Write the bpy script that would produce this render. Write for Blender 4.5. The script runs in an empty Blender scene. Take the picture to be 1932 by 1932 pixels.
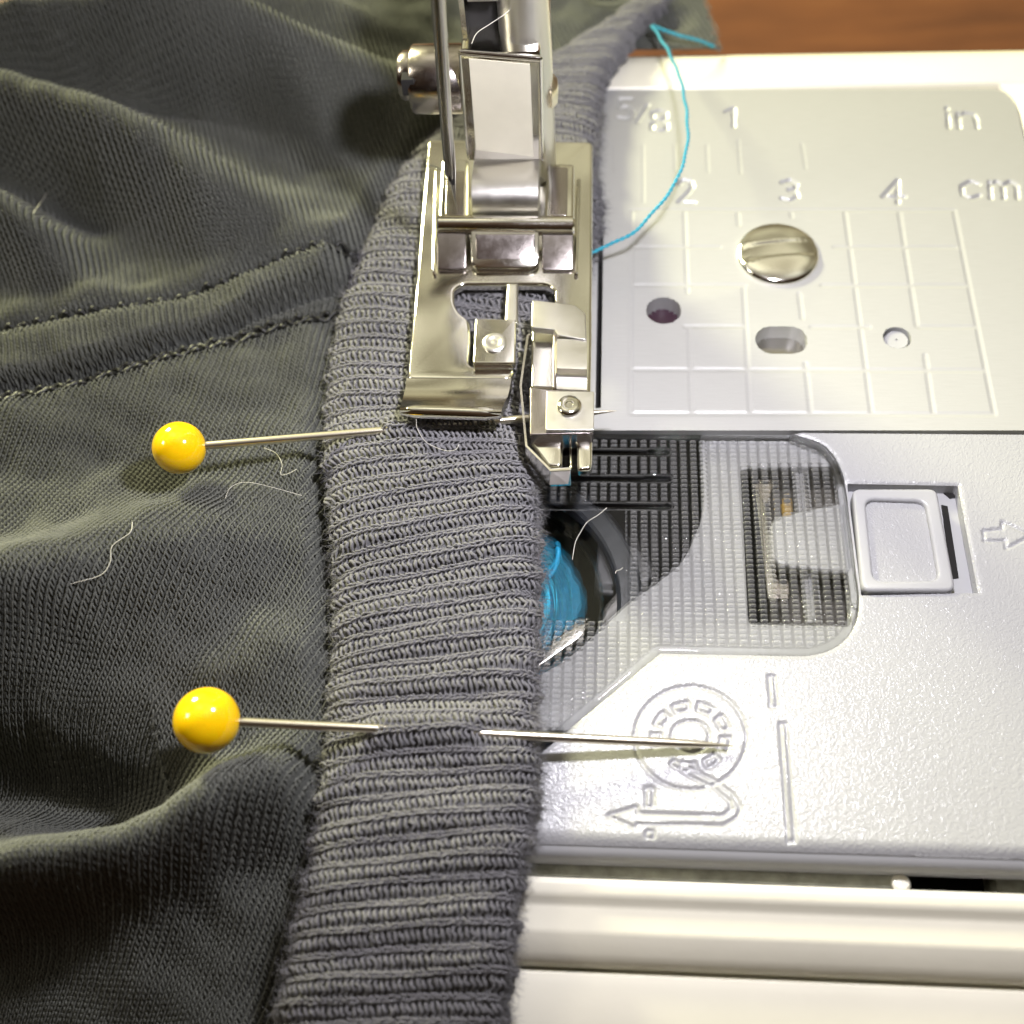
import bpy, bmesh, math, random
import numpy as np
from mathutils import Vector, Matrix
random.seed(7); rng = np.random.default_rng(11)
sc = bpy.context.scene
col = sc.collection
S = 0.001                                   # everything below is written in millimetres

# ---------------------------------------------------------------- camera
R0 = np.array([[0.99707147, 0.05034659, -0.05756477], [0.012866, -0.85242657, -0.52268864], [-0.07538533, 0.52041731, -0.85057797]])
CAM = np.array([12.6377753, -60.47583224, 82.40207555])
FD = 2254.0
cam_data = bpy.data.cameras.new('camera'); cam = bpy.data.objects.new('camera', cam_data); col.objects.link(cam)
m = Matrix(((R0[0][0], -R0[1][0], -R0[2][0], CAM[0] * S), (R0[0][1], -R0[1][1], -R0[2][1], CAM[1] * S), (R0[0][2], -R0[1][2], -R0[2][2], CAM[2] * S), (0, 0, 0, 1)))
cam.matrix_world = m
cam_data.sensor_width = 36; cam_data.lens = 36 * FD / 1932
cam_data.clip_start = 0.002; cam_data.clip_end = 5
cam_data.dof.use_dof = True; cam_data.dof.focus_distance = 0.094; cam_data.dof.aperture_fstop = 27
sc.camera = cam

# ---------------------------------------------------------------- world (dim warm room)
w = bpy.data.worlds.new('World'); sc.world = w; w.use_nodes = True
nt = w.node_tree; nt.nodes.clear()
out = nt.nodes.new('ShaderNodeOutputWorld'); bg = nt.nodes.new('ShaderNodeBackground')
tc = nt.nodes.new('ShaderNodeTexCoord'); sep = nt.nodes.new('ShaderNodeSeparateXYZ')
ramp = nt.nodes.new('ShaderNodeValToRGB'); ns = nt.nodes.new('ShaderNodeTexNoise')
mix = nt.nodes.new('ShaderNodeMix'); mix.data_type = 'RGBA'; mix.blend_type = 'MULTIPLY'; mix.inputs[0].default_value = 0.75
ramp2 = nt.nodes.new('ShaderNodeValToRGB')
ns.inputs['Scale'].default_value = 2.6; ns.inputs['Detail'].default_value = 1.5
nt.links.new(tc.outputs['Generated'], sep.inputs[0]); nt.links.new(sep.outputs[2], ramp.inputs[0])
e = ramp.color_ramp.elements
e[0].position = 0.0; e[0].color = (0.30, 0.20, 0.11, 1)
e[1].position = 1.0; e[1].color = (3.6, 3.5, 3.0, 1)
k = ramp.color_ramp.elements.new(0.3); k.color = (1.0, 0.92, 0.66, 1)
k = ramp.color_ramp.elements.new(0.72); k.color = (1.15, 1.10, 0.86, 1)
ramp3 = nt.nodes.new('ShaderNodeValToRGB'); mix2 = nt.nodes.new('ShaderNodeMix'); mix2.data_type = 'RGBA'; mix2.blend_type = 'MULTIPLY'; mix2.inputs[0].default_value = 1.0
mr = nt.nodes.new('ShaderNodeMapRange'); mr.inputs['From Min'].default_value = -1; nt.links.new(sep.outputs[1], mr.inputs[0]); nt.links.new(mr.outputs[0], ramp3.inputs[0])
e = ramp3.color_ramp.elements; e[0].position = 0.36; e[0].color = (0.16, 0.10, 0.07, 1); e[1].position = 0.54; e[1].color = (1, 1, 1, 1); k = e.new(0.72); k.color = (2.3, 2.25, 2.0, 1)  # front darkened and rear brightened, shaped for the chrome's reflections
nt.links.new(tc.outputs['Generated'], ns.inputs['Vector']); nt.links.new(ns.outputs[0], ramp2.inputs[0])
e = ramp2.color_ramp.elements; e[0].position = 0.38; e[0].color = (0.16, 0.13, 0.10, 1); e[1].position = 0.60; e[1].color = (1, 1, 1, 1)
nt.links.new(ramp.outputs[0], mix.inputs[6]); nt.links.new(ramp2.outputs[0], mix.inputs[7])
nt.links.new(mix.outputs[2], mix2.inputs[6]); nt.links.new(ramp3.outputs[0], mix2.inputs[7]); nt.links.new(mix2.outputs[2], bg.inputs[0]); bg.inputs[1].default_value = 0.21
nt.links.new(bg.outputs[0], out.inputs[0])

# ---------------------------------------------------------------- lamps
def lamp(name, kind, loc, power, color, size=None, target=None):
    L = bpy.data.lights.new(name, kind); o = bpy.data.objects.new(name, L); col.objects.link(o)
    L.energy = power; L.color = color; o.location = [c * S for c in loc]
    if kind == 'POINT': L.shadow_soft_size = size * S
    if kind == 'AREA':
        L.shape = 'DISK'; L.size = size * S
        d = Vector(target) - Vector(loc); o.rotation_euler = d.to_track_quat('-Z', 'Y').to_euler()
    return o
lamp('machine_work_lamp', 'POINT', (22, -8, 60), 0.0, (0.94, 0.92, 1.0), 3.0)
bpy.data.lights['machine_work_lamp'].energy = 0.235
lamp('back_left_fill', 'AREA', (-240, 290, 190), 3.7, (1.0, 0.98, 0.58), 80, (0, 10, 0))  # added low fill out of view, grazes the upper left cloth ridges
lamp('front_room_lamp', 'AREA', (-330, -40, 260), 0.30, (1.0, 0.93, 0.75), 90, (-20, 0, 0))
vs = sc.view_settings; vs.view_transform = 'Standard'; vs.look = 'None'; vs.exposure = 0.15; vs.gamma = 1.0
sc.cycles.use_denoising = True
sc.cycles.max_bounces = 8; sc.cycles.transparent_max_bounces = 12
sc.cycles.sample_clamp_indirect = 4.0

# ---------------------------------------------------------------- helpers
def ray(u, v):
    return R0[2] + R0[0] * (u - 966) / FD + R0[1] * (v - 966) / FD
def P(u, v, z=0.0):
    d = ray(u, v); return CAM + d * (z - CAM[2]) / d[2]
def PY(u, v, y):
    d = ray(u, v); return CAM + d * (y - CAM[1]) / d[1]
def proj(p):
    q = (np.asarray(p) - CAM) @ R0.T
    return 966 + FD * q[..., 0] / q[..., 2], 966 + FD * q[..., 1] / q[..., 2]
def c1(x, y): return (684.3 + .2708 * x, .2708 * y)
def c2(x, y): return (684.3 + .2708 * x, 442.8 + .2708 * y)
def c3(x, y): return (1086.8 + .4375 * x, 120.8 + .4375 * y)
def c4(x, y): return (966 + .5 * x, 764.8 + .5 * y)
def c5(x, y): return (885.5 + .5417 * x, 1207.5 + .5417 * y)

def empty(name, loc=(0, 0, 0)):
    o = bpy.data.objects.new(name, None); col.objects.link(o); o.location = [c * S for c in loc]
    o.empty_display_size = 0.01
    return o
def tag(o, label=None, cat=None, group=None, kind=None):
    if label: o['label'] = label
    if cat: o['category'] = cat
    if group: o['group'] = group
    if kind: o['kind'] = kind
    return o
def mesh_obj(name, verts, faces, mat, parent=None, smooth=True, sharp=None):
    """verts in mm (world); linked under parent (whose location is subtracted)"""
    me = bpy.data.meshes.new(name)
    v = np.asarray(verts, dtype=np.float64) * S
    if parent is not None:
        v = v - np.array(world_loc(parent))
    if isinstance(faces, np.ndarray) and faces.ndim == 2:
        n, k = faces.shape
        me.vertices.add(len(v)); me.vertices.foreach_set('co', v.astype(np.float32).ravel())
        me.loops.add(n * k); me.loops.foreach_set('vertex_index', faces.astype(np.int32).ravel())
        me.polygons.add(n); me.polygons.foreach_set('loop_start', np.arange(0, n * k, k, dtype=np.int32))
        me.update(calc_edges=True)
    else:
        me.from_pydata([tuple(p) for p in v], [], [tuple(f) for f in faces]); me.update()
    me.materials.append(mat)
    if smooth:
        me.polygons.foreach_set('use_smooth', [True] * len(me.polygons))
        if sharp is not None:
            me.set_sharp_from_angle(angle=math.radians(sharp))
    me.validate()
    o = bpy.data.objects.new(name, me); col.objects.link(o)
    if parent is not None: o.parent = parent
    return o
def world_loc(o):
    l = np.zeros(3)
    while o is not None:
        l += np.array(o.location); o = o.parent
    return l
def round_poly(pts, r, n=5):
    pts = [np.array(p[:2], float) for p in pts]; res = []
    N = len(pts); rr = r if isinstance(r, (list, tuple)) else [r] * N
    for i in range(N):
        a, b, c = pts[i - 1], pts[i], pts[(i + 1) % N]
        d1, d2 = a - b, c - b; l1, l2 = np.linalg.norm(d1), np.linalg.norm(d2)
        k = min(rr[i], l1 * .45, l2 * .45)
        if k < 1e-4: res.append(b); continue
        p0, p2 = b + d1 / l1 * k, b + d2 / l2 * k
        for j in range(n + 1):
            t = j / n; res.append((1 - t) ** 2 * p0 + 2 * t * (1 - t) * b + t * t * p2)
    return res
def prism(name, outer, z0, z1, mat, parent=None, holes=(), bevel=0.0, res=3, sharp=35):
    cu = bpy.data.curves.new(name, 'CURVE'); cu.dimensions = '2D'; cu.fill_mode = 'BOTH'
    h = (z1 - z0) / 2; cu.extrude = max(h - bevel, 1e-4); cu.bevel_depth = bevel; cu.bevel_resolution = res; cu.offset = -bevel
    for loop in [outer] + list(holes):
        sp = cu.splines.new('POLY'); sp.points.add(len(loop) - 1)
        for i, p in enumerate(loop): sp.points[i].co = (p[0], p[1], 0, 1)
        sp.use_cyclic_u = True
    ob = bpy.data.objects.new('tmp', cu); col.objects.link(ob)
    dg = bpy.context.evaluated_depsgraph_get(); dg.update()
    me = bpy.data.meshes.new_from_object(ob.evaluated_get(dg))
    v = [(a.co.x, a.co.y, a.co.z + (z0 + z1) / 2) for a in me.vertices]; f = [tuple(p.vertices) for p in me.polygons]
    bpy.data.objects.remove(ob); bpy.data.meshes.remove(me); bpy.data.curves.remove(cu)
    o = mesh_obj(name, v, f, mat, parent, True, sharp)
    bm = bmesh.new(); bm.from_mesh(o.data); bmesh.ops.remove_doubles(bm, verts=bm.verts, dist=1e-6); bmesh.ops.recalc_face_normals(bm, faces=bm.faces); bm.to_mesh(o.data); bm.free()
    o.data.set_sharp_from_angle(angle=math.radians(sharp))
    return o
def slab(name, dpts, ztop, th, mat, parent=None, r=0.3, bevel=0.12, holes=(), **k):
    poly = round_poly([P(u, v, ztop) for u, v in dpts], r) if r else [P(u, v, ztop) for u, v in dpts]
    return prism(name, poly, ztop - th, ztop, mat, parent, holes, bevel, **k)
def loft(name, secs, mat, parent=None, closed=True, caps=True, sharp=40, smooth=True):
    n = len(secs[0]); v = [p for s in secs for p in s]; f = []
    for i in range(len(secs) - 1):
        for j in range(n if closed else n - 1):
            a, b = i * n + j, i * n + (j + 1) % n
            f.append((a, b, b + n, a + n))
    if caps and closed:
        f.append(tuple(range(n))[::-1]); f.append(tuple((len(secs) - 1) * n + j for j in range(n)))
    o = mesh_obj(name, v, f, mat, parent, smooth, sharp)
    bm = bmesh.new(); bm.from_mesh(o.data); bmesh.ops.recalc_face_normals(bm, faces=bm.faces); bm.to_mesh(o.data); bm.free()
    return o
def lathe(name, prof, origin, axis, mat, parent=None, n=40, sharp=40):
    """prof: list of (r, h) along axis from origin"""
    a = Vector(axis).normalized(); t = a.orthogonal().normalized(); b = a.cross(t); o3 = Vector(origin)
    secs = []
    for r, h in prof:
        secs.append([tuple(o3 + a * h + (t * math.cos(2 * math.pi * i / n) + b * math.sin(2 * math.pi * i / n)) * r) for i in range(n)])
    return loft(name, secs, mat, parent, sharp=sharp)
def frames_tube(pts, rad, k=6):
    pts = np.asarray(pts, float); n = len(pts)
    T = np.gradient(pts, axis=0); T /= np.linalg.norm(T, axis=1)[:, None] + 1e-12
    up = np.array([0, 0, 1.0]); A = np.cross(T, up); bad = np.linalg.norm(A, axis=1) < .05; A[bad] = np.cross(T[bad], [0, 1.0, 0]); A /= np.linalg.norm(A, axis=1)[:, None]
    B = np.cross(T, A); rad = np.broadcast_to(np.asarray(rad, float), (n,))
    ang = np.arange(k) * 2 * np.pi / k
    V = pts[:, None] + rad[:, None, None] * (A[:, None] * np.cos(ang)[None, :, None] + B[:, None] * np.sin(ang)[None, :, None])
    i = np.arange(n - 1)[:, None] * k; j = np.arange(k)[None]
    F = np.stack([i + j, i + (j + 1) % k, i + k + (j + 1) % k, i + k + j], -1).reshape(-1, 4)
    return V.reshape(-1, 3), F
def tubes(name, lines, mat, parent=None, k=6):
    Vs, Fs, o = [], [], 0
    for pts, r in lines:
        v, f = frames_tube(pts, r, k); Vs.append(v); Fs.append(f + o); o += len(v)
    return mesh_obj(name, np.concatenate(Vs), np.concatenate(Fs), mat, parent)
def smooth_line(pts, m=8):
    p = np.asarray(pts, float); p = np.vstack([2 * p[0] - p[1], p, 2 * p[-1] - p[-2]]); outp = []
    for i in range(1, len(p) - 2):
        for t in np.linspace(0, 1, m, endpoint=False):
            a, b, c, d = p[i - 1:i + 3]
            outp.append(.5 * ((2 * b) + (c - a) * t + (2 * a - 5 * b + 4 * c - d) * t * t + (3 * b - a - 3 * c + d) * t ** 3))
    outp.append(p[-2]); return np.array(outp)
def cr(knots, x):
    """catmull-rom through integer knots, vectorised; knots (n,d), x in [0,n-1]"""
    kk = np.asarray(knots, float)
    if kk.ndim == 1: kk = kk[:, None]
    p = np.vstack([2 * kk[0] - kk[1], kk, 2 * kk[-1] - kk[-2]])
    i = np.clip(np.floor(x).astype(int), 0, len(kk) - 2); t = (x - i)[..., None]
    a, b, c, d = p[i], p[i + 1], p[i + 2], p[i + 3]
    return .5 * ((2 * b) + (c - a) * t + (2 * a - 5 * b + 4 * c - d) * t * t + (3 * b - a - 3 * c + d) * t ** 3)

# ---------------------------------------------------------------- materials
def new_mat(name):
    m = bpy.data.materials.new(name); m.use_nodes = True; return m, m.node_tree, m.node_tree.nodes['Principled BSDF']
def tex_vec(nt, scale=(1, 1, 1)):
    tc = nt.nodes.new('ShaderNodeTexCoord'); mp = nt.nodes.new('ShaderNodeMapping')
    mp.inputs['Scale'].default_value = [s * 1000 for s in scale]
    nt.links.new(tc.outputs['Object'], mp.inputs[0]); return mp.outputs[0]
def noise(nt, vec, scale, detail=3, rough=.5):
    n = nt.nodes.new('ShaderNodeTexNoise'); n.inputs['Scale'].default_value = scale; n.inputs['Detail'].default_value = detail
    n.inputs['Roughness'].default_value = rough; nt.links.new(vec, n.inputs['Vector']); return n.outputs[0]
def ramp_n(nt, fac, stops):
    r = nt.nodes.new('ShaderNodeValToRGB'); e = r.color_ramp.elements
    while len(e) < len(stops): e.new(.5)
    for el, (p, c) in zip(e, stops):
        el.position = p; el.color = (*c, 1) if len(c) == 3 else c
    nt.links.new(fac, r.inputs[0]); return r.outputs[0]
def bump(nt, bs, h, dist_mm, strength=1.0, prev=None):
    b = nt.nodes.new('ShaderNodeBump'); b.inputs['Distance'].default_value = dist_mm * S; b.inputs['Strength'].default_value = strength
    nt.links.new(h, b.inputs['Height'])
    if prev: nt.links.new(prev, b.inputs['Normal'])
    nt.links.new(b.outputs[0], bs.inputs['Normal']); return b.outputs[0]
def simple(name, c, rough=.4, metal=0, coat=0, bump_scale=None, bump_mm=.01, var=.0, var_scale=.3, detail=3, rvar=0, stretch=(1, 1, 1)):
    m, nt, bs = new_mat(name)
    bs.inputs['Base Color'].default_value = (*c, 1); bs.inputs['Roughness'].default_value = rough; bs.inputs['Metallic'].default_value = metal
    bs.inputs['Coat Weight'].default_value = coat; bs.inputs['Coat Roughness'].default_value = .05
    if var or bump_scale or rvar: vec = tex_vec(nt, stretch)
    if var:
        n = noise(nt, vec, var_scale, 5, .6)
        a = [x * (1 - var) for x in c]; b = [min(1, x * (1 + var)) for x in c]
        nt.links.new(ramp_n(nt, n, [(.3, a), (.7, b)]), bs.inputs['Base Color'])
    if rvar:
        n = noise(nt, vec, 1.1, 6, .7)
        nt.links.new(ramp_n(nt, n, [(.35, (max(0.01, rough - rvar),) * 3), (.7, (rough + rvar,) * 3)]), bs.inputs['Roughness'])
    if bump_scale: bump(nt, bs, noise(nt, vec, bump_scale, detail), bump_mm)
    return m
M = {}
M['cream'] = simple('cream_plastic', (.80, .77, .66), .32, var=.03, var_scale=.08, bump_scale=.9, bump_mm=.015)
M['nickel'] = simple('satin_nickel', (.72, .70, .66), .32, 1, bump_scale=18, bump_mm=.003, rvar=.03)
M['nickel_dark'] = simple('dark_nickel', (.46, .42, .40), .22, 1, bump_scale=9, bump_mm=.006, rvar=.04)  # darker warm nickel; puts the ramps' brown reflection into the colour
M['steel'] = simple('pin_steel', (.86, .80, .66), .30, 1, bump_scale=6, bump_mm=.003)
M['needle'] = simple('needle_steel', (.50, .48, .45), .16, 1)
M['black'] = simple('dark_recess', (.006, .005, .005), .9)  # near black: shade of slots and recesses put into colour; also the hub
M['purple_black'] = simple('dark_hole_wall', (.035, .015, .025), .35)
M['yellow'] = simple('yellow_glass_head', (.92, .56, .004), .12, coat=.6)
M['yellow'].node_tree.nodes['Principled BSDF'].inputs['Subsurface Weight'].default_value = .15
M['yellow'].node_tree.nodes['Principled BSDF'].inputs['Subsurface Scale'].default_value = .0006
M['sticker'] = simple('cream_sticker', (.56, .53, .43), .35, var=.06, var_scale=.25)
M['grey_smooth'] = simple('grey_plastic_smooth', (.36, .36, .372), .3, bump_scale=1.5, bump_mm=.01)
M['hook_metal'] = simple('hook_steel', (.55, .53, .5), .22, 1, bump_scale=3, bump_mm=.02)
M['dirty'] = simple('dusty_plastic', (.30, .30, .24), .7, var=.3, var_scale=.8, bump_scale=4, bump_mm=.05)
M['blue'] = simple('blue_thread_wound', (.02, .45, .82), .4, var=.25, var_scale=1.2, bump_scale=3.5, bump_mm=.12, stretch=(1, 1, 1))
M['blue_strand'] = simple('blue_sewing_thread', (.03, .30, .40), .5, bump_scale=6, bump_mm=.05)
M['lint'] = simple('pale_lint', (.62, .60, .52), .7)
M['lint_dark'] = simple('dark_lint', (.05, .05, .045), .7)
M['black_thread'] = simple('charcoal_polyester_thread', (.018, .018, .016), .42, bump_scale=5, bump_mm=.06)

# chrome with dust and scuffs
m, nt, bs = new_mat('chrome'); M['chrome'] = m
vec = tex_vec(nt)
bs.inputs['Base Color'].default_value = (.92, .90, .82, 1); bs.inputs['Metallic'].default_value = 1
n = noise(nt, vec, 2.6, 6, .7); nt.links.new(ramp_n(nt, n, [(.5, (.10,) * 3), (.8, (.17,) * 3)]), bs.inputs['Roughness'])
b1 = bump(nt, bs, noise(nt, vec, .12, 0), .9); bump(nt, bs, noise(nt, vec, 11, 3), .006, prev=b1)
# brushed needle plate
m, nt, bs = new_mat('brushed_plate_metal'); M['plate'] = m
vec = tex_vec(nt, (.25, 6, 1)); bs.inputs['Metallic'].default_value = .35; bs.inputs['Roughness'].default_value = .36
nt.links.new(ramp_n(nt, noise(nt, vec, 2.0, 5, .6), [(.2, (.44, .44, .435)), (.8, (.50, .50, .495))]), bs.inputs['Base Color'])
v2 = tex_vec(nt); b1 = bump(nt, bs, noise(nt, vec, 2.0, 4), .006); bump(nt, bs, noise(nt, v2, 5, 3), .008, prev=b1)
# pebbled grey bed
m, nt, bs = new_mat('pebbled_grey_plastic'); M['bed'] = m
vec = tex_vec(nt); bs.inputs['Base Color'].default_value = (.33, .33, .343, 1); bs.inputs['Roughness'].default_value = .24
vo = nt.nodes.new('ShaderNodeTexVoronoi'); vo.feature = 'SMOOTH_F1'; vo.inputs['Scale'].default_value = 4.2; vo.inputs['Smoothness'].default_value = .4
mxv = nt.nodes.new('ShaderNodeVectorMath'); mxv.operation = 'ADD'
nz = nt.nodes.new('ShaderNodeTexNoise'); nz.inputs['Scale'].default_value = 2.2; nt.links.new(vec, nz.inputs['Vector'])
nt.links.new(vec, mxv.inputs[0]); nt.links.new(nz.outputs[1], mxv.inputs[1]); nt.links.new(mxv.outputs[0], vo.inputs['Vector'])
b1 = bump(nt, bs, vo.outputs[0], .03); bump(nt, bs, noise(nt, vec, 7, 3), .012, prev=b1)
# smoked clear cover
m, nt, bs = new_mat('smoked_clear_plastic'); M['clear'] = m
nt.nodes.remove(bs); outn = nt.nodes['Material Output']
tr = nt.nodes.new('ShaderNodeBsdfTransparent'); tr.inputs[0].default_value = (.86, .87, .86, 1)
gl = nt.nodes.new('ShaderNodeBsdfGlass'); gl.inputs['IOR'].default_value = 1.49; gl.inputs['Roughness'].default_value = .04; gl.inputs[0].default_value = (.9, .91, .9, 1)
mx = nt.nodes.new('ShaderNodeMixShader'); mx.inputs[0].default_value = .42
nt.links.new(tr.outputs[0], mx.inputs[1]); nt.links.new(gl.outputs[0], mx.inputs[2]); nt.links.new(mx.outputs[0], outn.inputs[0])
M['lens'] = m = M['clear'].copy(); m.name = 'smoked_clear_lens_plastic'; nt = m.node_tree
at = nt.nodes.new('ShaderNodeAttribute'); at.attribute_name = 'lens_tint'  # gaps between lenses tinted darker in place of refracted contrast
rr = ramp_n(nt, at.outputs['Fac'], [(0, (.76, .76, .75)), (1, (.985, .99, .985))])
for nd in nt.nodes:
    if nd.type in ('BSDF_TRANSPARENT', 'BSDF_GLASS'): nt.links.new(rr, nd.inputs[0])
at2 = nt.nodes.new('ShaderNodeAttribute'); at2.attribute_name = 'lens_glint'; df = nt.nodes.new('ShaderNodeBsdfDiffuse'); df.inputs[0].default_value = (.62, .62, .60, 1)  # pale diffuse mix paints the lens glints into the plastic
fr = nt.nodes.new('ShaderNodeMath'); fr.operation = 'MULTIPLY'; fr.inputs[1].default_value = .17; nt.links.new(at2.outputs['Fac'], fr.inputs[0])
mf = nt.nodes.new('ShaderNodeMixShader'); old = [n_ for n_ in nt.nodes if n_.type == 'MIX_SHADER' and n_ != mf][0]; on_ = [n_ for n_ in nt.nodes if n_.type == 'OUTPUT_MATERIAL'][0]
nt.links.new(fr.outputs[0], mf.inputs[0]); nt.links.new(old.outputs[0], mf.inputs[1]); nt.links.new(df.outputs[0], mf.inputs[2]); nt.links.new(mf.outputs[0], on_.inputs[0])
# wood table
m, nt, bs = new_mat('warm_wood'); M['wood'] = m
vec = tex_vec(nt, (.02, .12, .1)); bs.inputs['Roughness'].default_value = .45
nt.links.new(ramp_n(nt, noise(nt, vec, 1.4, 6, .6), [(.25, (.07, .022, .009)), (.6, (.16, .055, .02)), (.8, (.22, .085, .03))]), bs.inputs['Base Color'])
bump(nt, bs, noise(nt, vec, 2, 5), .2)
# yarns
def yarn_mat(name, c, c2):
    m, nt, bs = new_mat(name); vec = tex_vec(nt)
    n = noise(nt, vec, .12, 4, .6); nt.links.new(ramp_n(nt, n, [(.3, c), (.7, c2)]), bs.inputs['Base Color'])
    bs.inputs['Roughness'].default_value = .85
    bs.inputs['Sheen Weight'].default_value = .12; bs.inputs['Sheen Roughness'].default_value = .4
    bs.inputs['Specular IOR Level'].default_value = .08
    bump(nt, bs, noise(nt, vec, 14, 3, .7), .05)
    return m
M['yarn'] = yarn_mat('charcoal_olive_jersey', (.108, .111, .100), (.146, .149, .133))
M['rib'] = yarn_mat('lamp_tinted_rib_knit', (.155, .152, .160), (.205, .20, .212))  # lighter and more lilac than the jersey; lamp tint put into yarn colour
M['under'] = simple('cloth_backing', (.06, .062, .056), .95, bump_scale=3, bump_mm=.1)

M['under_rib'] = simple('rib_backing', (.12, .118, .124), .95, bump_scale=3, bump_mm=.1)
M['pit'] = simple('dim_pit', (.09, .08, .065), .6)
# ================================================================ SETTING
zt = -75.0
table = mesh_obj('wooden_table', [(-900, -700, zt), (900, -700, zt), (900, 900, zt), (-900, 900, zt), (-900, -700, zt - 20), (900, -700, zt - 20), (900, 900, zt - 20), (-900, 900, zt - 20)],
                 [(0, 1, 2, 3), (0, 4, 5, 1), (1, 5, 6, 2), (2, 6, 7, 3), (3, 7, 4, 0), (7, 6, 5, 4)], M['wood'], smooth=False)
tag(table, 'reddish brown wooden table top behind the machine', kind='structure')

# ================================================================ SEWING MACHINE
machine = tag(empty('sewing_machine', (15, 5, zt)), 'cream and silver sewing machine with chrome presser foot, seen close at its bed', 'sewing machine')

# --- heightfield plates with clean contours
def sstep(a, b, x):
    t = np.clip((x - a) / (b - a), 0, 1); return t * t * (3 - 2 * t)
def segs_sdf(X, Y, segs):
    d = np.full(X.shape, 1e9)
    for (ax, ay), (bx, by) in segs:
        vx, vy = bx - ax, by - ay; L = vx * vx + vy * vy + 1e-12
        t = np.clip(((X - ax) * vx + (Y - ay) * vy) / L, 0, 1)
        d = np.minimum(d, np.hypot(X - ax - t * vx, Y - ay - t * vy))
    return d
def poly_sdf(X, Y, poly):
    """negative inside"""
    poly = [tuple(p[:2]) for p in poly]; n = len(poly)
    d = segs_sdf(X, Y, [(poly[i], poly[(i + 1) % n]) for i in range(n)])
    ins = np.zeros(X.shape, bool)
    for i in range(n):
        (x1, y1), (x2, y2) = poly[i], poly[(i + 1) % n]
        c = ((y1 > Y) != (y2 > Y)) & (X < (x2 - x1) * (Y - y1) / (y2 - y1 + 1e-12) + x1)
        ins ^= c
    return np.where(ins, -d, d)
def field_plate(name, bounds, step, contour, height, mat, parent, wall=1.2, hole_sdfs=(), hole_depth=1.5, attr=None):
    """contour(X,Y)<0 is plate; vertices next to the contour are pulled onto it; outside ones make the wall"""
    x0, x1, y0, y1 = bounds
    X, Y = np.meshgrid(np.arange(x0, x1, step), np.arange(y0, y1, step))
    def snap(X, Y, f, band):
        s = f(X, Y); e = step * .2
        gx = (f(X + e, Y) - s) / e; gy = (f(X, Y + e) - s) / e; g = np.hypot(gx, gy) + 1e-9
        near = np.abs(s) < band
        return np.where(near, X - s * gx / g / g, X), np.where(near, Y - s * gy / g / g, Y), s, near
    X1, Y1, s, near = snap(X, Y, contour, step * .55)
    out_near = (s >= step * .55) & (s < step * 2.2)
    X2, Y2, _, _ = snap(X, Y, contour, step * 2.2)
    X1 = np.where(out_near, X2, X1); Y1 = np.where(out_near, Y2, Y1)
    hz = np.zeros(X.shape); down = out_near.copy()
    for h in hole_sdfs:
        sh = h(X, Y); Xa, Ya, sh, nr = snap(X, Y, h, step * .55)
        X1 = np.where(nr, Xa, X1); Y1 = np.where(nr, Ya, Y1)
        ih = sh <= -step * .55
        Xb, Yb, _, nb = snap(X, Y, h, step * 1.6)
        X1 = np.where(ih & nb, Xb, X1); Y1 = np.where(ih & nb, Yb, Y1)
        hz = np.where(ih, -hole_depth, hz)
    Z = height(X1, Y1); Z = np.where(near, Z - .0, Z)
    Z = np.where(hz < 0, hz, Z); Z = np.where(down, -wall, Z)
    keep_v = (s < step * .55) | out_near
    ny, nx = X.shape; idx = np.arange(nx * ny).reshape(ny, nx)
    a, b, c, d = idx[:-1, :-1], idx[:-1, 1:], idx[1:, 1:], idx[1:, :-1]
    inside = (s < step * .55)
    any_in = inside[:-1, :-1] | inside[:-1, 1:] | inside[1:, 1:] | inside[1:, :-1]
    all_k = keep_v[:-1, :-1] & keep_v[:-1, 1:] & keep_v[1:, 1:] & keep_v[1:, :-1]
    # drop the floors of through-holes
    fl = (hz < 0); allf = fl[:-1, :-1] & fl[:-1, 1:] & fl[1:, 1:] & fl[1:, :-1]
    sel = any_in & all_k & ~allf
    F = np.stack([a[sel], b[sel], c[sel], d[sel]], -1)
    used = np.unique(F); remap = np.full(nx * ny, -1); remap[used] = np.arange(len(used))
    V = np.stack([X1.ravel(), Y1.ravel(), Z.ravel()], -1)[used]
    o = mesh_obj(name, V, remap[F], mat, parent, True, 50)
    if attr:
        at = o.data.attributes.new(attr[0], 'FLOAT', 'POINT'); at.data.foreach_set('value', attr[1](V[:, 0], V[:, 1]).astype(np.float32))
    return o

# --- needle plate
npL = P(700, 812); npR = P(2100, 812)
npc = [P(560, 812), P(2050, 812), P(2050, 700), P(1932, 262), P(1919, 208), P(1908, 185), P(1896, 174), P(1875, 169), P(1400, 169), P(500, 169)]
npc[1] = P(1995, 812); npc[2] = P(1972, 470)
npc = [tuple(p[:2]) for p in npc]
def S3(a, b): return (tuple(P(*c3(*a))[:2]), tuple(P(*c3(*b))[:2]))
grid = [((240, 630), (1630, 630)), ((245, 790), (620, 790)), ((1115, 790), (1640, 790)), ((245, 955), (730, 955)), ((1060, 955), (1680, 955)), ((470, 1132), (725, 1132)),
        ((1015, 1134), (1265, 1134)), ((1480, 1134), (1725, 1134)), ((240, 1317), (1765, 1322)), ((235, 1507), (1805, 1510)),
        ((240, 630), (235, 1505)), ((468, 640), (480, 985)), ((488, 1135), (500, 1500)), ((698, 645), (702, 695)), ((722, 960), (752, 1500)), ((927, 640), (930, 660)),
        ((962, 990), (975, 1095)), ((990, 1290), (1012, 1500)), ((1160, 640), (1275, 1500)), ((1395, 640), (1470, 1130)), ((1505, 1255), (1540, 1500)), ((1630, 630), (1805, 1510))]
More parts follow.
